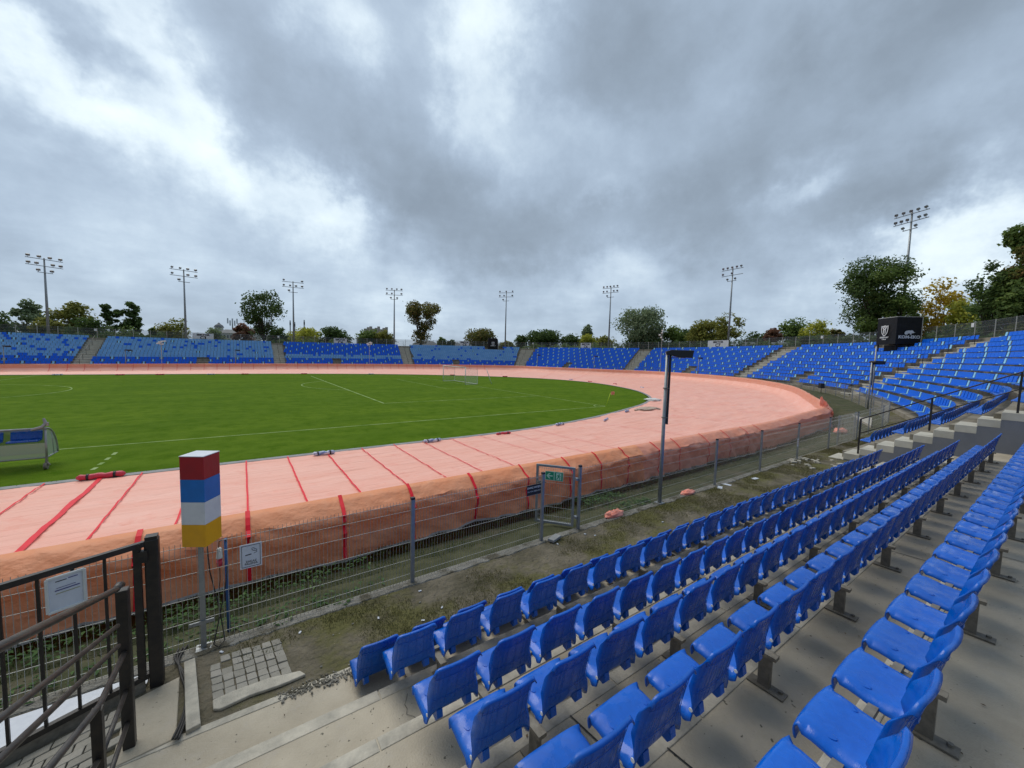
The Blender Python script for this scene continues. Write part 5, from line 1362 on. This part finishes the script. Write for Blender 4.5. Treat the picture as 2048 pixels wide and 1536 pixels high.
# raised earth edge by the left gate area, crumbled mortar and litter along the terrace
r4 = random.Random(11); mb = MB()
for k in range(420):
    t = r4.random(); q = onz(560+150*t+r4.gauss(0, 10), 1393-50*t+r4.gauss(0, 5), .46); s_ = abs(r4.gauss(0, .0045))+.003
    a = r4.uniform(0, 3); mb.box((q[0], q[1], .458+s_*.4), (s_*2, s_*1.5, s_), ((math.cos(a), math.sin(a), 0), (-math.sin(a), math.cos(a), 0), (0, 0, 1)))
for k in range(60):
    q = onz(r4.uniform(620, 1600), 0, .45) if False else np.array([r4.uniform(-25.5, -9), r4.uniform(-18.0, -16.9), .455]); s_ = r4.uniform(.006, .014)
    mb.box((q[0], q[1], .462), (s_*2, s_*1.4, .006))
tag(mb.build('grit', 'edgec'), 'pale mortar crumbs and grit along the edge of the terrace', 'grit', None, 'stuff')
mb = MB(); P = [onz(u, v, .47) for u, v in [(425, 1402), (470, 1382), (540, 1357), (600, 1343), (612, 1350), (560, 1372), (500, 1392), (440, 1420), (426, 1420)]]
mb.prism([(q[0], q[1], .45) for q in P], (0, 0, .035)); o = mb.build('mortar_strip', 'nosing', bevel=.01); tag(o, 'broken pale mortar strip edging the paving setts', 'mortar strip')

# ------------------------------------------------------------------ trees
LEAF = {}
def leafmat(key, cols):
    cols = [tuple(c*1.8 for c in k) for k in cols]
    LEAF[key] = material('leaves_'+key, cols[1], .75, spec=.25, island=cols, transm=(tuple(min(1, c*1.5) for c in cols[1]), .35)); M['leaf_'+key] = LEAF[key]
leafmat('dark', [(.020, .038, .010), (.040, .066, .018), (.070, .10, .030)])
leafmat('mid', [(.038, .065, .014), (.070, .105, .026), (.12, .155, .04)])
leafmat('grey', [(.055, .078, .040), (.10, .13, .07), (.15, .18, .10)])
leafmat('olive', [(.060, .070, .014), (.115, .120, .026), (.18, .17, .045)])
leafmat('yellow', [(.10, .12, .02), (.19, .20, .03), (.34, .31, .05)])
leafmat('gold', [(.14, .11, .012), (.26, .19, .02), (.42, .30, .03)])
leafmat('rust', [(.06, .03, .02), (.11, .055, .035), (.16, .09, .05)])
leafmat('mixed', [(.030, .045, .012), (.075, .080, .022), (.17, .10, .035)])
TD = []
for s in np.arange(s_of_x(4), S_END, 1.0):
    q = outer_top(s, 3.0); u_, v_, w_ = proj(q)
    if w_ > 1: TD.append((u_, math.hypot(q[0]-C0[0], q[1]-C0[1])))
TD.sort()
def topdist(u): return float(np.interp(u, [a for a, b in TD], [b for a, b in TD]))
print('topdist', [(u, round(topdist(u))) for u in range(0, 2100, 150)])
def tree(u, vt, hw, dist, kind, label, shape='round', vb=None, n=None, leaf=None, zb=0.0, gap=.55, trunk=True, seed=None, lean=0, group=None, second=None, name='tree'):
    """crown centre column u, top row vt, half width hw (photo px) standing at the given distance"""
    seed = seed if seed is not None else int(u*7+vt); rr = np.random.RandomState(seed % 99991)
    dist = max(dist, topdist(min(max(u, 0), 2048))+(6 if hw < 70 else 9))
    base = atdist(u, 690, dist); b = np.array([base[0], base[1]]); zt = onvert(u, vt, b)[2]; w = proj((b[0], b[1], 5))[2]
    dr = ray(u, 690); cosw = np.linalg.norm(dr[:2])
    rad = hw/CAMF*w/cosw if abs(u-1024) > 400 else hw/CAMF*w
    H = zt-zb
    vb = vb if vb is not None else 700
    zc0 = max(zb+H*.12, onvert(u, vb, b)[2]) if vb else zb+H*.25
    t = thing(name, (b[0], b[1], zb), label, 'tree' if name != 'shrub' else 'shrub', group)
    n = n or int(np.clip(1500*rad*rad/ (dist/100)**1.2/6, 2600, 11000))
    leaf = leaf or max(.16, dist*.0022)
    ch = zt-zc0
    # sub clumps
    K = {'round': 44, 'fan': 44, 'vase': 34, 'poplar': 20, 'dome': 36, 'airy': 36}[shape]
    cs = []
    for k in range(K):
        for _ in range(40):
            x, y = rr.uniform(-1, 1, 2); h = rr.uniform(0, 1)
            if shape in ('round', 'airy'): lim = math.sqrt(max(0, 1-(2*h-1)**2))*1.0; lim = max(lim, .25) if h < .5 else lim
            elif shape == 'dome': lim = math.sqrt(max(0, 1-h*h))
            elif shape == 'fan': lim = (.25+.95*min(1, h*1.5)) if h < .75 else 1.0-((h-.75)/.25)**2*.45
            elif shape == 'vase': lim = .18+.95*h**.8 if h < .8 else 1-(h-.8)*1.2
            else: lim = .75*math.sin(math.pi*min(1, h*.9+.1))**.7+.1
            if math.hypot(x, y) < lim: break
        if shape == 'vase' and h > .55 and abs(x) < .18: x += .35*(1 if x > 0 else -1)
        cs.append((x*rad*.80, y*rad*.80, zc0+ch*(.06+.86*h)))
    xr = np.array([RT[0], RT[1]]); xr /= np.linalg.norm(xr); yr = np.array([-xr[1], xr[0]])
    cs = [(b[0]+xr[0]*x+yr[0]*y+lean*xr[0]*(z-zc0), b[1]+xr[1]*x+yr[1]*y+lean*xr[1]*(z-zc0), z) for x, y, z in cs]
    # trunk and limbs
    mb = MB(); tr = max(.12, rad*.055); fork = zb+(zc0-zb)*.9+ch*.12
    mb.tube([(b[0], b[1], zb-.5), (b[0]+.1, b[1], (zb+fork)/2), (b[0], b[1], fork)], [tr*1.3, tr, tr*.8], 8)
    for c in cs[:int(K*.7)]:
        m_ = (b[0]*.5+c[0]*.5, b[1]*.5+c[1]*.5, fork*.45+c[2]*.55+.2)
        mb.tube([(b[0], b[1], fork-.3), m_, c], [tr*.45, tr*.25, tr*.06], 5, False)
    mb.build('trunk', 'bark', t, smooth=True)
    def crown(kind_, n_, sub):
        cen = np.array([cs[i] for i in sub]); idx = rr.randint(0, len(cen), n_)
        cr = rr.uniform(.26, .52, len(cen))*rad*(1.0 if shape not in ('poplar',) else 1.1)*(.85 if shape in ('airy', 'vase') else 1.0)
        d = rr.normal(size=(n_, 3)); d /= np.linalg.norm(d, axis=1)[:, None]
        rad_ = rr.uniform(.25, 1.0, n_)**.5*cr[idx]*(1+.25*rr.normal(size=n_)*(rr.rand(n_) < .25))
        P = cen[idx]+d*rad_[:, None]*np.array([1, 1, .72 if shape != 'poplar' else 1.3])
        P = P[(P[:, 2] < zt+.3)]
        m_ = len(P); a = rr.normal(size=(m_, 3)); a /= np.linalg.norm(a, axis=1)[:, None]
        # leaves mostly face outward and up
        nrm = d[:m_]*.6+np.array([0, 0, .5])+rr.normal(size=(m_, 3))*.55; nrm /= np.linalg.norm(nrm, axis=1)[:, None]
        e1 = np.cross(nrm, a); e1 /= np.linalg.norm(e1, axis=1)[:, None]; e2 = np.cross(nrm, e1)
        sz = leaf*rr.uniform(.6, 1.4, m_)[:, None]
        q = np.stack([P-e1*sz, P-e2*sz*.62, P+e1*sz, P+e2*sz*.62], 1).reshape(-1, 3)-np.array([b[0], b[1], zb])
        me = bpy.data.meshes.new('crown'); me.vertices.add(len(q)); me.vertices.foreach_set('co', q.ravel())
        me.loops.add(m_*4); me.loops.foreach_set('vertex_index', np.arange(m_*4)); me.polygons.add(m_)
        me.polygons.foreach_set('loop_start', np.arange(m_)*4); me.polygons.foreach_set('loop_total', np.full(m_, 4)); me.update(calc_edges=True)
        me.materials.append(M['leaf_'+kind_]); o = bpy.data.objects.new('crown', me); COL.objects.link(o); o.parent = t
    if second:
        crown(kind, int(n*.62), range(0, int(K*.62))); crown(second, int(n*.38), range(int(K*.62), K))
    else: crown(kind, n, range(K))
    return t
TREES = [
 (-10, 612, 46, 150, 'dark', 'dark green tree at the far left edge of the picture', 'round'),
 (60, 594, 44, 190, 'grey', 'pale grey green loose tree left of the leftmost mast', 'airy'),
 (96, 622, 40, 150, 'olive', 'olive brown bush crown behind the leftmost mast', 'dome'),
 (148, 593, 54, 175, 'olive', 'broad olive tree right of the leftmost mast', 'round'),
 (182, 628, 52, 128, 'dark', 'low very dark green tree behind the far left stairs', 'dome'),
 (226, 589, 25, 150, 'dark', 'tall airy dark tree, left of a twin pair', 'airy'),
 (263, 590, 27, 150, 'dark', 'tall airy dark tree, right of a twin pair', 'airy'),
 (252, 652, 46, 130, 'mid', 'low mid green tree below the twin airy trees', 'dome'),
 (307, 650, 10, 150, 'mid', 'small pointed tree left of the second mast', 'poplar'),
 (347, 636, 44, 150, 'olive', 'mound shaped olive tree behind the second mast', 'dome'),
 (428, 655, 34, 170, 'grey', 'faint grey green trees right of the SEKTOR C3 board', 'dome'),
 (488, 644, 24, 140, 'rust', 'reddish brown thin tree left of the big fan shaped tree', 'airy'),
 (528, 580, 43, 112, 'dark', 'big dark fan shaped tree with bare trunk behind the second stairs', 'fan'),
 (557, 652, 24, 118, 'dark', 'small dark green tree just right of the fan shaped tree trunk', 'round'),
 (612, 657, 48, 150, 'yellow', 'low yellowish olive tree behind the third mast', 'dome'),
 (668, 651, 30, 140, 'dark', 'rounded dark green tree above the SEKTOR C4 board', 'round'),
 (735, 656, 22, 128, 'mid', 'left one of two round trees in front of the pale building', 'round'),
 (766, 655, 22, 128, 'olive', 'right one of two round trees in front of the pale building', 'round'),
 (842, 598, 37, 112, 'mixed', 'heart shaped airy tree with reddish right side above the third stairs', 'vase'),
 (885, 676, 10, 130, 'mid', 'small conical green tree right of the heart shaped tree', 'poplar'),
 (901, 677, 9, 130, 'dark', 'second small conical green tree left of the SEKTOR C5 board', 'poplar'),
 (962, 657, 34, 135, 'mixed', 'round tree with brown right side behind the small black booth', 'round'),
 (1010, 683, 20, 140, 'olive', 'low olive bush behind the fifth mast', 'dome'),
 (1043, 669, 15, 112, 'dark', 'dense rounded dark thuja behind the fourth stairs', 'round'),
 (1086, 660, 36, 125, 'dark', 'wide dark rounded tree right of the thuja', 'round'),
 (1139, 668, 20, 125, 'dark', 'small round dark tree left of the SEKTOR C6 board', 'round'),
 (1172, 644, 14, 150, 'grey', 'tall narrow poplar above the SEKTOR C6 board', 'poplar'),
 (1175, 668, 22, 130, 'yellow', 'yellowish bush at the foot of the narrow poplar', 'dome'),
 (1207, 672, 24, 135, 'olive', 'low olive tree behind the sixth mast', 'round'),
 (1283, 611, 50, 105, 'grey', 'big grey green spreading tree right of the sixth mast', 'round'),
 (1294, 668, 46, 98, 'dark', 'dark evergreen bush below the big grey green tree', 'dome'),
 (1347, 643, 28, 112, 'mid', 'mid green tree right of the big grey green tree', 'airy'),
 (1375, 655, 22, 118, 'dark', 'smaller dark tree left of the SEKTOR C7 board', 'airy'),
 (1410, 640, 38, 105, 'olive', 'olive tree, left half of the crown group at the C7 mast', 'round'),
 (1452, 620, 34, 100, 'olive', 'taller olive tree directly behind the C7 mast', 'airy'),
 (1510, 664, 36, 120, 'dark', 'low dark tree row right of the C7 mast', 'dome'),
 (1545, 654, 20, 115, 'rust', 'reddish brown tree above the white sheds', 'round'),
 (1584, 630, 36, 120, 'mid', 'mid green tree left of the yellow green tree', 'round'),
 (1632, 636, 38, 105, 'yellow', 'bright yellow green rounded tree left of the big dark tree', 'round'),
 (1610, 668, 20, 88, 'dark', 'dark evergreen shrub behind the C7 stairs', 'round'),
 (1672, 655, 20, 92, 'mixed', 'reddish green low tree left of the big dark tree trunk', 'round'),
 (1742, 500, 84, 82, 'dark', 'big dark maple with pale sky gaps left of the golden tree', 'round'),
 (1800, 560, 44, 84, 'mid', 'green tree tucked under the right side of the big dark maple', 'round'),
 (1868, 546, 60, 90, 'gold', 'golden yellow autumn tree behind the large black booth', 'round'),
 (1925, 592, 48, 86, 'yellow', 'yellow green tree right of the golden tree', 'round'),
 (1985, 560, 62, 76, 'mid', 'mid green tree below the tall tree at the right edge', 'round'),
 (2056, 404, 84, 66, 'mid', 'tall dark tree with browning leaves at the right edge', 'round'),
 (1972, 512, 62, 70, 'dark', 'dark green tree left of the tallest tree at the right edge', 'round'),
 (2052, 520, 98, 68, 'mid', 'wide lower tree under the tallest crown at the right edge', 'round'),
 (1900, 645, 60, 80, 'dark', 'dark hedge like tree behind the fence right of the large booth', 'dome'),
 (2030, 640, 60, 70, 'olive', 'olive undergrowth tree behind the fence at the right edge', 'dome'),
]
for (u, vt, hw, dist, kind, lab, shape) in TREES:
    sec_ = {'mixed': 'olive'}.get(kind)
    big = hw > 70
    tree(u, vt, hw, dist, kind, lab, shape, n=(20000 if big else None), leaf=(dist*.0024 if not big else .18), second=('mid' if kind == 'dark' else ('dark' if vt > 500 else 'mixed')) if big else None, vb=(690 if shape in ('fan', 'vase') else None) if not big else 672)
# hedge belts close behind the top fence
for k, (u0, u1, vt, kind, lab) in enumerate([(0, 330, 668, 'dark', 'dark hedge behind the top fence at the left'), (545, 700, 682, 'mid', 'low green hedge behind the top fence near the C4 board'), (1040, 1250, 690, 'mid', 'low hedge behind the top fence near the C6 board'), (1250, 1600, 684, 'dark', 'dark shaded hedge behind the top fence near the C7 board'), (1620, 2100, 672, 'dark', 'dark hedge behind the top fence at the right')]):
    rr = np.random.RandomState(50+k); q = []; t0 = atdist((u0+u1)/2, 690, topdist((u0+u1)/2)+2); b0_ = (t0[0], t0[1], 0)
    for i in range(int((u1-u0)*14)):
        u = rr.uniform(u0, u1); d_ = topdist(min(u, 2048))+rr.uniform(0, 5); p = atdist(u, 690, d_); zt = onvert(u, vt+3*math.sin(u*.11)+2*math.sin(u*.31), p)[2]; zz = 1+(zt-1)*rr.rand()**.6
        a = rr.normal(size=3); a /= np.linalg.norm(a); c_ = np.cross(a, (0, 0, 1.0)); c_ /= np.linalg.norm(c_); e = np.cross(a, c_); s_ = rr.uniform(.2, .42)
        for v_ in (c_*s_, e*s_*.6, -c_*s_, -e*s_*.6): q.append((p[0]+v_[0]-b0_[0], p[1]+v_[1]-b0_[1], zz+v_[2]))
    me = bpy.data.meshes.new('hedge'); me.from_pydata(q, [], [tuple(range(i, i+4)) for i in range(0, len(q), 4)]); me.materials.append(M['leaf_'+kind])
    o = bpy.data.objects.new('hedge', me); o.location = b0_; COL.objects.link(o); tag(o, lab, 'hedge')

# ------------------------------------------------------------------ far buildings
def house(name, u0, u1, vtop, dist, depth, label, mat='bwall', roof='hip', roofh=2.5, wins=(4, 3), cat='building', ang=0.0, z0=0):
    a = atdist(u0, 690, dist); b = atdist(u1, 690, dist); um = (u0+u1)/2; m_ = (a+b)/2; zt = onvert(um, vtop, m_)[2]
    d = (b-a)[:2]; L = np.linalg.norm(d); d /= L; n = np.array([-d[1], d[0]]); 
    if n@FW[:2] < 0: n = -n
    t = thing(name, (m_[0], m_[1], z0), label, cat); ze = zt-roofh
    mb = MB(); mb.box((m_[0]+n[0]*depth/2, m_[1]+n[1]*depth/2, (z0+ze)/2), (L, depth, ze-z0), ((*d, 0), (*n, 0), (0, 0, 1))); mb.build('wall', mat, t)
    c = [a[:2]-d*.4-n*.4, b[:2]+d*.4-n*.4, b[:2]+d*.4+n*(depth+.4), a[:2]-d*.4+n*(depth+.4)]; k = .28 if roof == 'hip' else .0
    r0 = m_[:2]+n*depth/2-d*L*(.5-k); r1 = m_[:2]+n*depth/2+d*L*(.5-k); mb = MB()
    if roof == 'flat': mb.box((m_[0]+n[0]*depth/2, m_[1]+n[1]*depth/2, ze+roofh/2), (L+.6, depth+.6, roofh), ((*d, 0), (*n, 0), (0, 0, 1)))
    else: mb.add([(*c[0], ze+.003), (*c[1], ze+.003), (*c[2], ze+.003), (*c[3], ze+.003), (*r0, zt), (*r1, zt)], [(0, 1, 5, 4), (1, 2, 5), (2, 3, 4, 5), (3, 0, 4), (3, 2, 1, 0)])
    mb.build('roof', 'roofg', t)
    for j in range(wins[1]):
        for i in range(wins[0]):
            p = a[:2]+d*L*(i+.5)/wins[0]-n*.03; z_ = ze-1.9-3.0*j
            if z_ < z0+1: continue
            mb = MB(); mb.box((p[0], p[1], z_), (L/wins[0]*.42, .06, 1.5), ((*d, 0), (*n, 0), (0, 0, 1))); mb.build('window', 'window', t)
    return t, a, b, zt, ze, d, n
t, a, b, zt, ze, d, n = house('apartment_block', 713, 790, 661, 170, 14, 'pale rendered apartment block with hipped grey roof behind two round trees', roofh=3.6, wins=(8, 2))
for i in range(9):
    p = a[:2]+d*np.linalg.norm((b-a)[:2])*(.22+.07*i)+n*(5+2*(i % 2)); mb = MB(); mb.box((p[0], p[1], zt-.2+.5*(i % 3)), (1.0, .8, 2.2+.5*(i % 2))); mb.build('chimney', 'bwall', t)
house('long_building', 822, 882, 681, 210, 12, 'long low pale building with grey roof right of the heart shaped tree', roofh=3.0, wins=(8, 1))
house('low_house', 893, 925, 684, 230, 10, 'low pale house half hidden left of the SEKTOR C5 board', roofh=2.5, wins=(4, 1))
house('white_hall', 440, 478, 658, 260, 14, 'long whitish hall left of the fan shaped tree', mat='bwhite', roofh=2.2, wins=(6, 1))
house('white_hall', 498, 523, 655, 300, 14, 'whitish hall right behind the fan shaped tree', mat='bwhite', roofh=2.0, wins=(5, 1))
house('white_shed', 1488, 1509, 684.5, 95, 4, 'small flat white roofed shed, left of two behind the C7 fence', mat='bwall', roof='flat', roofh=.8, wins=(1, 1))
house('white_shed', 1546, 1586, 684.5, 92, 4, 'wider flat white roofed shed, right of two behind the C7 fence', mat='bwall', roof='flat', roofh=.8, wins=(2, 1))
for o in bpy.data.objects:
    if o.name.startswith('roof') and o.parent and o.parent.name.startswith('white_shed'): o.data.materials[0] = M['white']
# church tower, roof aerials
q = atdist(439, 690, 320); t = thing('church_tower', (q[0], q[1], 0), 'tiny pale church tower with dark spire on the skyline', 'tower')
z1 = onvert(439, 655, q)[2]; z2 = onvert(439, 645, q)[2]; mb = MB(); mb.box((q[0], q[1], z1/2), (4.6, 4.6, z1)); mb.build('tower_wall', 'bwhite', t)
mb = MB(); mb.tube([(q[0], q[1], z1), (q[0], q[1], z1+1.4), (q[0], q[1], z1+2.2), (q[0], q[1], z2)], [3.0, 2.3, 1.1, .1], 8); mb.build('spire', 'roofg', t)
for k, (u, vt_, lab) in enumerate([(466, 637, 'lattice aerial mast left of the fan shaped tree'), (581, 641, 'thin aerial left of the third mast'), (590, 644, 'thin aerial just right of the third mast'), (609, 640, 'panel aerial right of the third mast')]):
    q = atdist(u, 690, 280); z1 = onvert(u, vt_, q)[2]; t = thing('aerial', (q[0], q[1], 0), lab, 'aerial', 'aerials on the skyline')
    mb = MB(); mb.tube([(q[0], q[1], 0), (q[0], q[1], z1)], .35, 6); mb.build('mast_pole', 'steel', t)
    mb = MB()
    for j in range(5 if k == 0 else 2): mb.box((q[0]+(j-2)*1.1*(k == 0), q[1], z1-1.5-(j % 2)*1.2), (.7, .7, 3.0))
    mb.build('panels', 'signwhite', t)
# white pole lamps / cameras rising before the far seats
for (u, vt_, s_u, lab) in ((1322, 660, 1322, 'thin pole hung with white loudspeakers in front of the sixth stairs'), (740, 684, 740, 'thin pole with white camera in front of sector C4 seats'), (322, 681, 322, 'thin pole with pale lamp in front of sector C3 seats')):
    best = min(np.arange(s_of_x(4)+35, S_END, .5), key=lambda s: abs(proj(outer_offset(s, 1.8, 2))[0]-u)+(1000 if proj(outer_offset(s, 1.8, 2))[2] < 0 else 0))
    q = outer_offset(best, 1.8, zbase(best)); z1 = onvert(u, vt_, q)[2]; t = thing('camera_pole', q, lab, 'pole'); mb = MB(); mb.tube([q, (q[0], q[1], z1)], .05, 6); mb.build('pole', 'wire', t)
    mb = MB(); rr = random.Random(u)
    for j in range(5):
        mb.box((q[0]+rr.uniform(-.5, .5), q[1]+rr.uniform(-.3, .3), z1-.1-.45*j*(1 if u == 1322 else .3)), (.5, .3, .2), ((.9, .3, .2), (-.3, .9, 0), (-.2, 0, .95)))
    mb.build('fittings', 'white', t)
# small black loudspeaker on the fence of the bend
best = min(np.arange(s_of_x(4)+5, apex, .5), key=lambda s: abs(proj(outer_offset(s, 3, 2))[0]-1643))
q = outer_offset(best, fence_off(best), zbase(best)+1.35); c = onvert(1643, 771.5, q); t = thing('loudspeaker', c, 'small black framed box fixed on the mesh fence in the bend', 'loudspeaker')
nn = interpO(best)[1]; mb = MB(); mb.box(c, (.75, .35, .55), ((-nn[1], nn[0], 0), (nn[0], nn[1], 0), (0, 0, 1))); mb.tube([(c[0], c[1], c[2]-.2), (c[0], c[1], q[2]-1.3)], .03, 6); mb.build('speaker_box', 'blackplastic', t)

# ------------------------------------------------------------------ ground cover
def tufts(name, label, pts, h, mat, seed, blades=7, w=.006, spread=.05):
    rr = np.random.RandomState(seed); V = []; F = []
    for (x, y, z) in pts:
        for _ in range(blades):
            a = rr.uniform(0, 2*math.pi); ox, oy = rr.normal(size=2)*spread; hh = h*rr.uniform(.35, 1.2); l = rr.uniform(.2, .9)*hh; c, s = math.cos(a), math.sin(a); o = len(V)
            V += [(x+ox-s*w, y+oy+c*w, z), (x+ox+s*w, y+oy-c*w, z), (x+ox+c*l*.5, y+oy+s*l*.5, z+hh*.75), (x+ox+c*l, y+oy+s*l, z+hh)]
            F += [(o, o+1, o+2), (o+1, o+3, o+2)]
    me = bpy.data.meshes.new(name); me.from_pydata(V, [], F); me.materials.append(M[mat]); ob = bpy.data.objects.new(name, me); COL.objects.link(ob); return tag(ob, label, name.replace('_', ' ') if False else None, None, 'stuff')
M['blade'] = material('grass_blade', (.07, .11, .03), .8, spec=.2, island=[(.05, .08, .02), (.09, .13, .035), (.15, .15, .06)])
M['weed'] = material('weed_leaf', (.05, .14, .03), .7, spec=.3, island=[(.03, .07, .018), (.055, .12, .03), (.10, .16, .05)])
M['dryblade'] = material('trampled_grass_blade', (.14, .14, .05), .9, spec=.1, island=[(.10, .11, .035), (.17, .16, .06), (.22, .19, .10)])
rr = np.random.RandomState(3)
def vz(x, y):
    t = (-14.1-y)/2.75; return .03+.42*min(1, max(0, t))-.01
pts_ = []
for _ in range(3800):
    x = -33+rr.rand()**1.3*36; y = rr.uniform(-16.75, -14.7); pts_.append((x, y, vz(x, y)))
tufts('verge_grass', 'short rough grass on the verge between fence and track', pts_, .05, 'blade', 4, spread=.07)
pts_ = []
for _ in range(480):
    x = rr.choice([rr.uniform(-30, -24.3), rr.uniform(-30, -25), rr.uniform(-18.8, -17.4)]); y = rr.choice([rr.normal(-16.55, .12), rr.normal(-15.6, .2)]); pts_.append((x, y, vz(x, y)))
V = []; F = []
for (x, y, z) in pts_:
    for _ in range(6):
        a = rr.uniform(0, 6.28); l = rr.uniform(.02, .055); c, s = math.cos(a), math.sin(a); ox, oy = rr.normal(size=2)*.05; zz = z+rr.uniform(.01, .09); o = len(V)
        V += [(x+ox, y+oy, zz), (x+ox+c*l-s*l*.4, y+oy+s*l+c*l*.4, zz+.012), (x+ox+c*l*2, y+oy+s*l*2, zz), (x+ox+c*l+s*l*.4, y+oy+s*l-c*l*.4, zz+.012)]; F.append((o, o+1, o+2, o+3))
me = bpy.data.meshes.new('weeds'); me.from_pydata(V, [], F); me.materials.append(M['weed']); ob = bpy.data.objects.new('weeds', me); COL.objects.link(ob); tag(ob, 'leafy green weeds growing through the fence foot', None, None, 'stuff')
pts_ = []
while len(pts_) < 9000:
    x = rr.uniform(-26.3, 4); y = rr.uniform(-18.15, -16.95)
    if fbm(x, y, 0, .8)+.25*fbm(x, y, 3, 3) > (.12 if x < -20 else -.12): pts_.append((x, y, .452))
tufts('trampled_grass', 'thin trampled grass patches on the dirt strip', pts_, .03, 'dryblade', 8, blades=7, w=.0045, spread=.06)
# litter on the dirt
mb = MB()
for k, (u, v) in enumerate([(840, 1182), (757, 1236), (846, 1241), (884, 1215), (1170, 1068), (1190, 1071), (1115, 1088), (1325, 1044), (600, 1265), (443, 1304), (1440, 975), (1453, 969), (1510, 957)]):
    q = onz(u, v, .46); s_ = (.025 if k not in (10, 11, 12) else .14); a = k*1.3
    mb.box((q[0], q[1], .462), (s_*1.8, s_*.9, .01), ((math.cos(a), math.sin(a), 0), (-math.sin(a), math.cos(a), 0), (0, 0, 1)))
tag(mb.build('litter', 'signwhite'), 'scraps of pale litter scattered on the dirt strip', 'litter', None, 'stuff')
q = onz(1109, 1079, .47); mb = MB(); mb.box((q[0], q[1], .50), (.30, .14, .05), ((.95, .3, 0), (-.3, .95, 0), (0, 0, 1))); tag(mb.build('loose_slab', 'kerb', bevel=.006), 'loose pale concrete slab lying below the wicket gate', 'slab')
V = []; F = []
for _ in range(420):
    k = rr.randint(0, 6); x = rr.uniform(-27, -9); y = ry(TY[k]-rr.uniform(.05, .72)*1.0, x); z = TZ[k]+.012
    if rr.rand() < .35: y = ry(TY[k+1], x)+rr.uniform(.01, .09)
    a = rr.uniform(0, 6.28); l = rr.uniform(.008, .022); c, s_ = math.cos(a), math.sin(a); o = len(V)
    V += [(x-c*l, y-s_*l, z), (x-s_*l*.5, y+c*l*.5, z+.004), (x+c*l, y+s_*l, z+.002), (x+s_*l*.5, y-c*l*.5, z+.003)]; F.append((o, o+1, o+2, o+3))
me = bpy.data.meshes.new('fallen_leaves'); me.from_pydata(V, [], F); M['deadleaf'] = material('dead_leaf', (.10, .06, .03), .8, island=[(.04, .03, .02), (.12, .07, .03), (.25, .16, .06)]); me.materials.append(M['deadleaf'])
ob = bpy.data.objects.new('fallen_leaves', me); COL.objects.link(ob); tag(ob, 'tiny dead leaves and crumbs scattered on the concrete steps', None, None, 'stuff')
# grime gathered at the back of each tread and hairline cracks
M['grime'] = material('wet_grime', (.13, .115, .08), .9, var=(.08, .075, .05), vscale=6)
mb = MB()
for k in range(5):
    P = []
    for x in np.arange(X0+.02, X1-.02, .05):
        yb = ry(TY[k+1], x)+.012; w = .012+.055*max(0, fbm(x*1.3, k*7, 2)+.25)+.02*max(0, fbm(x*7, k, 5))
        P.append([(x, yb, TZ[k]+.0125), (x, yb+w*.5, TZ[k]+.0135), (x, yb+w, TZ[k]+.0105)])
    mb.grid(P)
tag(mb.build('grime', 'grime'), 'dark wet grime collected along the foot of each concrete step', None, None, 'stuff')
r5 = random.Random(21); mb = MB()
for c_ in range(16):
    k = r5.randint(0, 5); x = r5.uniform(-26.8, -12); y = ry(TY[k]-.14, x); P = []
    for j in range(11):
        x += r5.uniform(-.04, .06); y -= .055; w = .0022
        if y < ry(TY[k+1], x)+.03 and k < 5: break
        P.append([(x-w, y, TZ[k]+.0115), (x+w, y, TZ[k]+.0115)])
    if len(P) > 1: mb.grid(P)
tag(mb.build('cracks', 'cable'), 'hairline cracks running across the concrete treads', None, None, 'stuff')
# ragged grass creeping over the kerb of the turf
pts_ = []
for i in range(0, 420):
    for _ in range(9):
        x, y = IC[i, :2]; nx, ny = INN[i]; o_ = rr.normal()*.05-.03; t_ = rr.uniform(-.2, .2); pts_.append((x+nx*o_-ny*t_, y+ny*o_+nx*t_, .0))
M['turfblade'] = material('turf_blade', (.07, .14, .01), .9, spec=.05, island=[(.05, .11, .004), (.08, .16, .01), (.13, .20, .03)])
tufts('turf_fringe', 'ragged fringe of turf along the pale kerb strip', pts_, .06, 'turfblade', 14, blades=5, w=.006, spread=.03)
print('objects', len(bpy.data.objects))
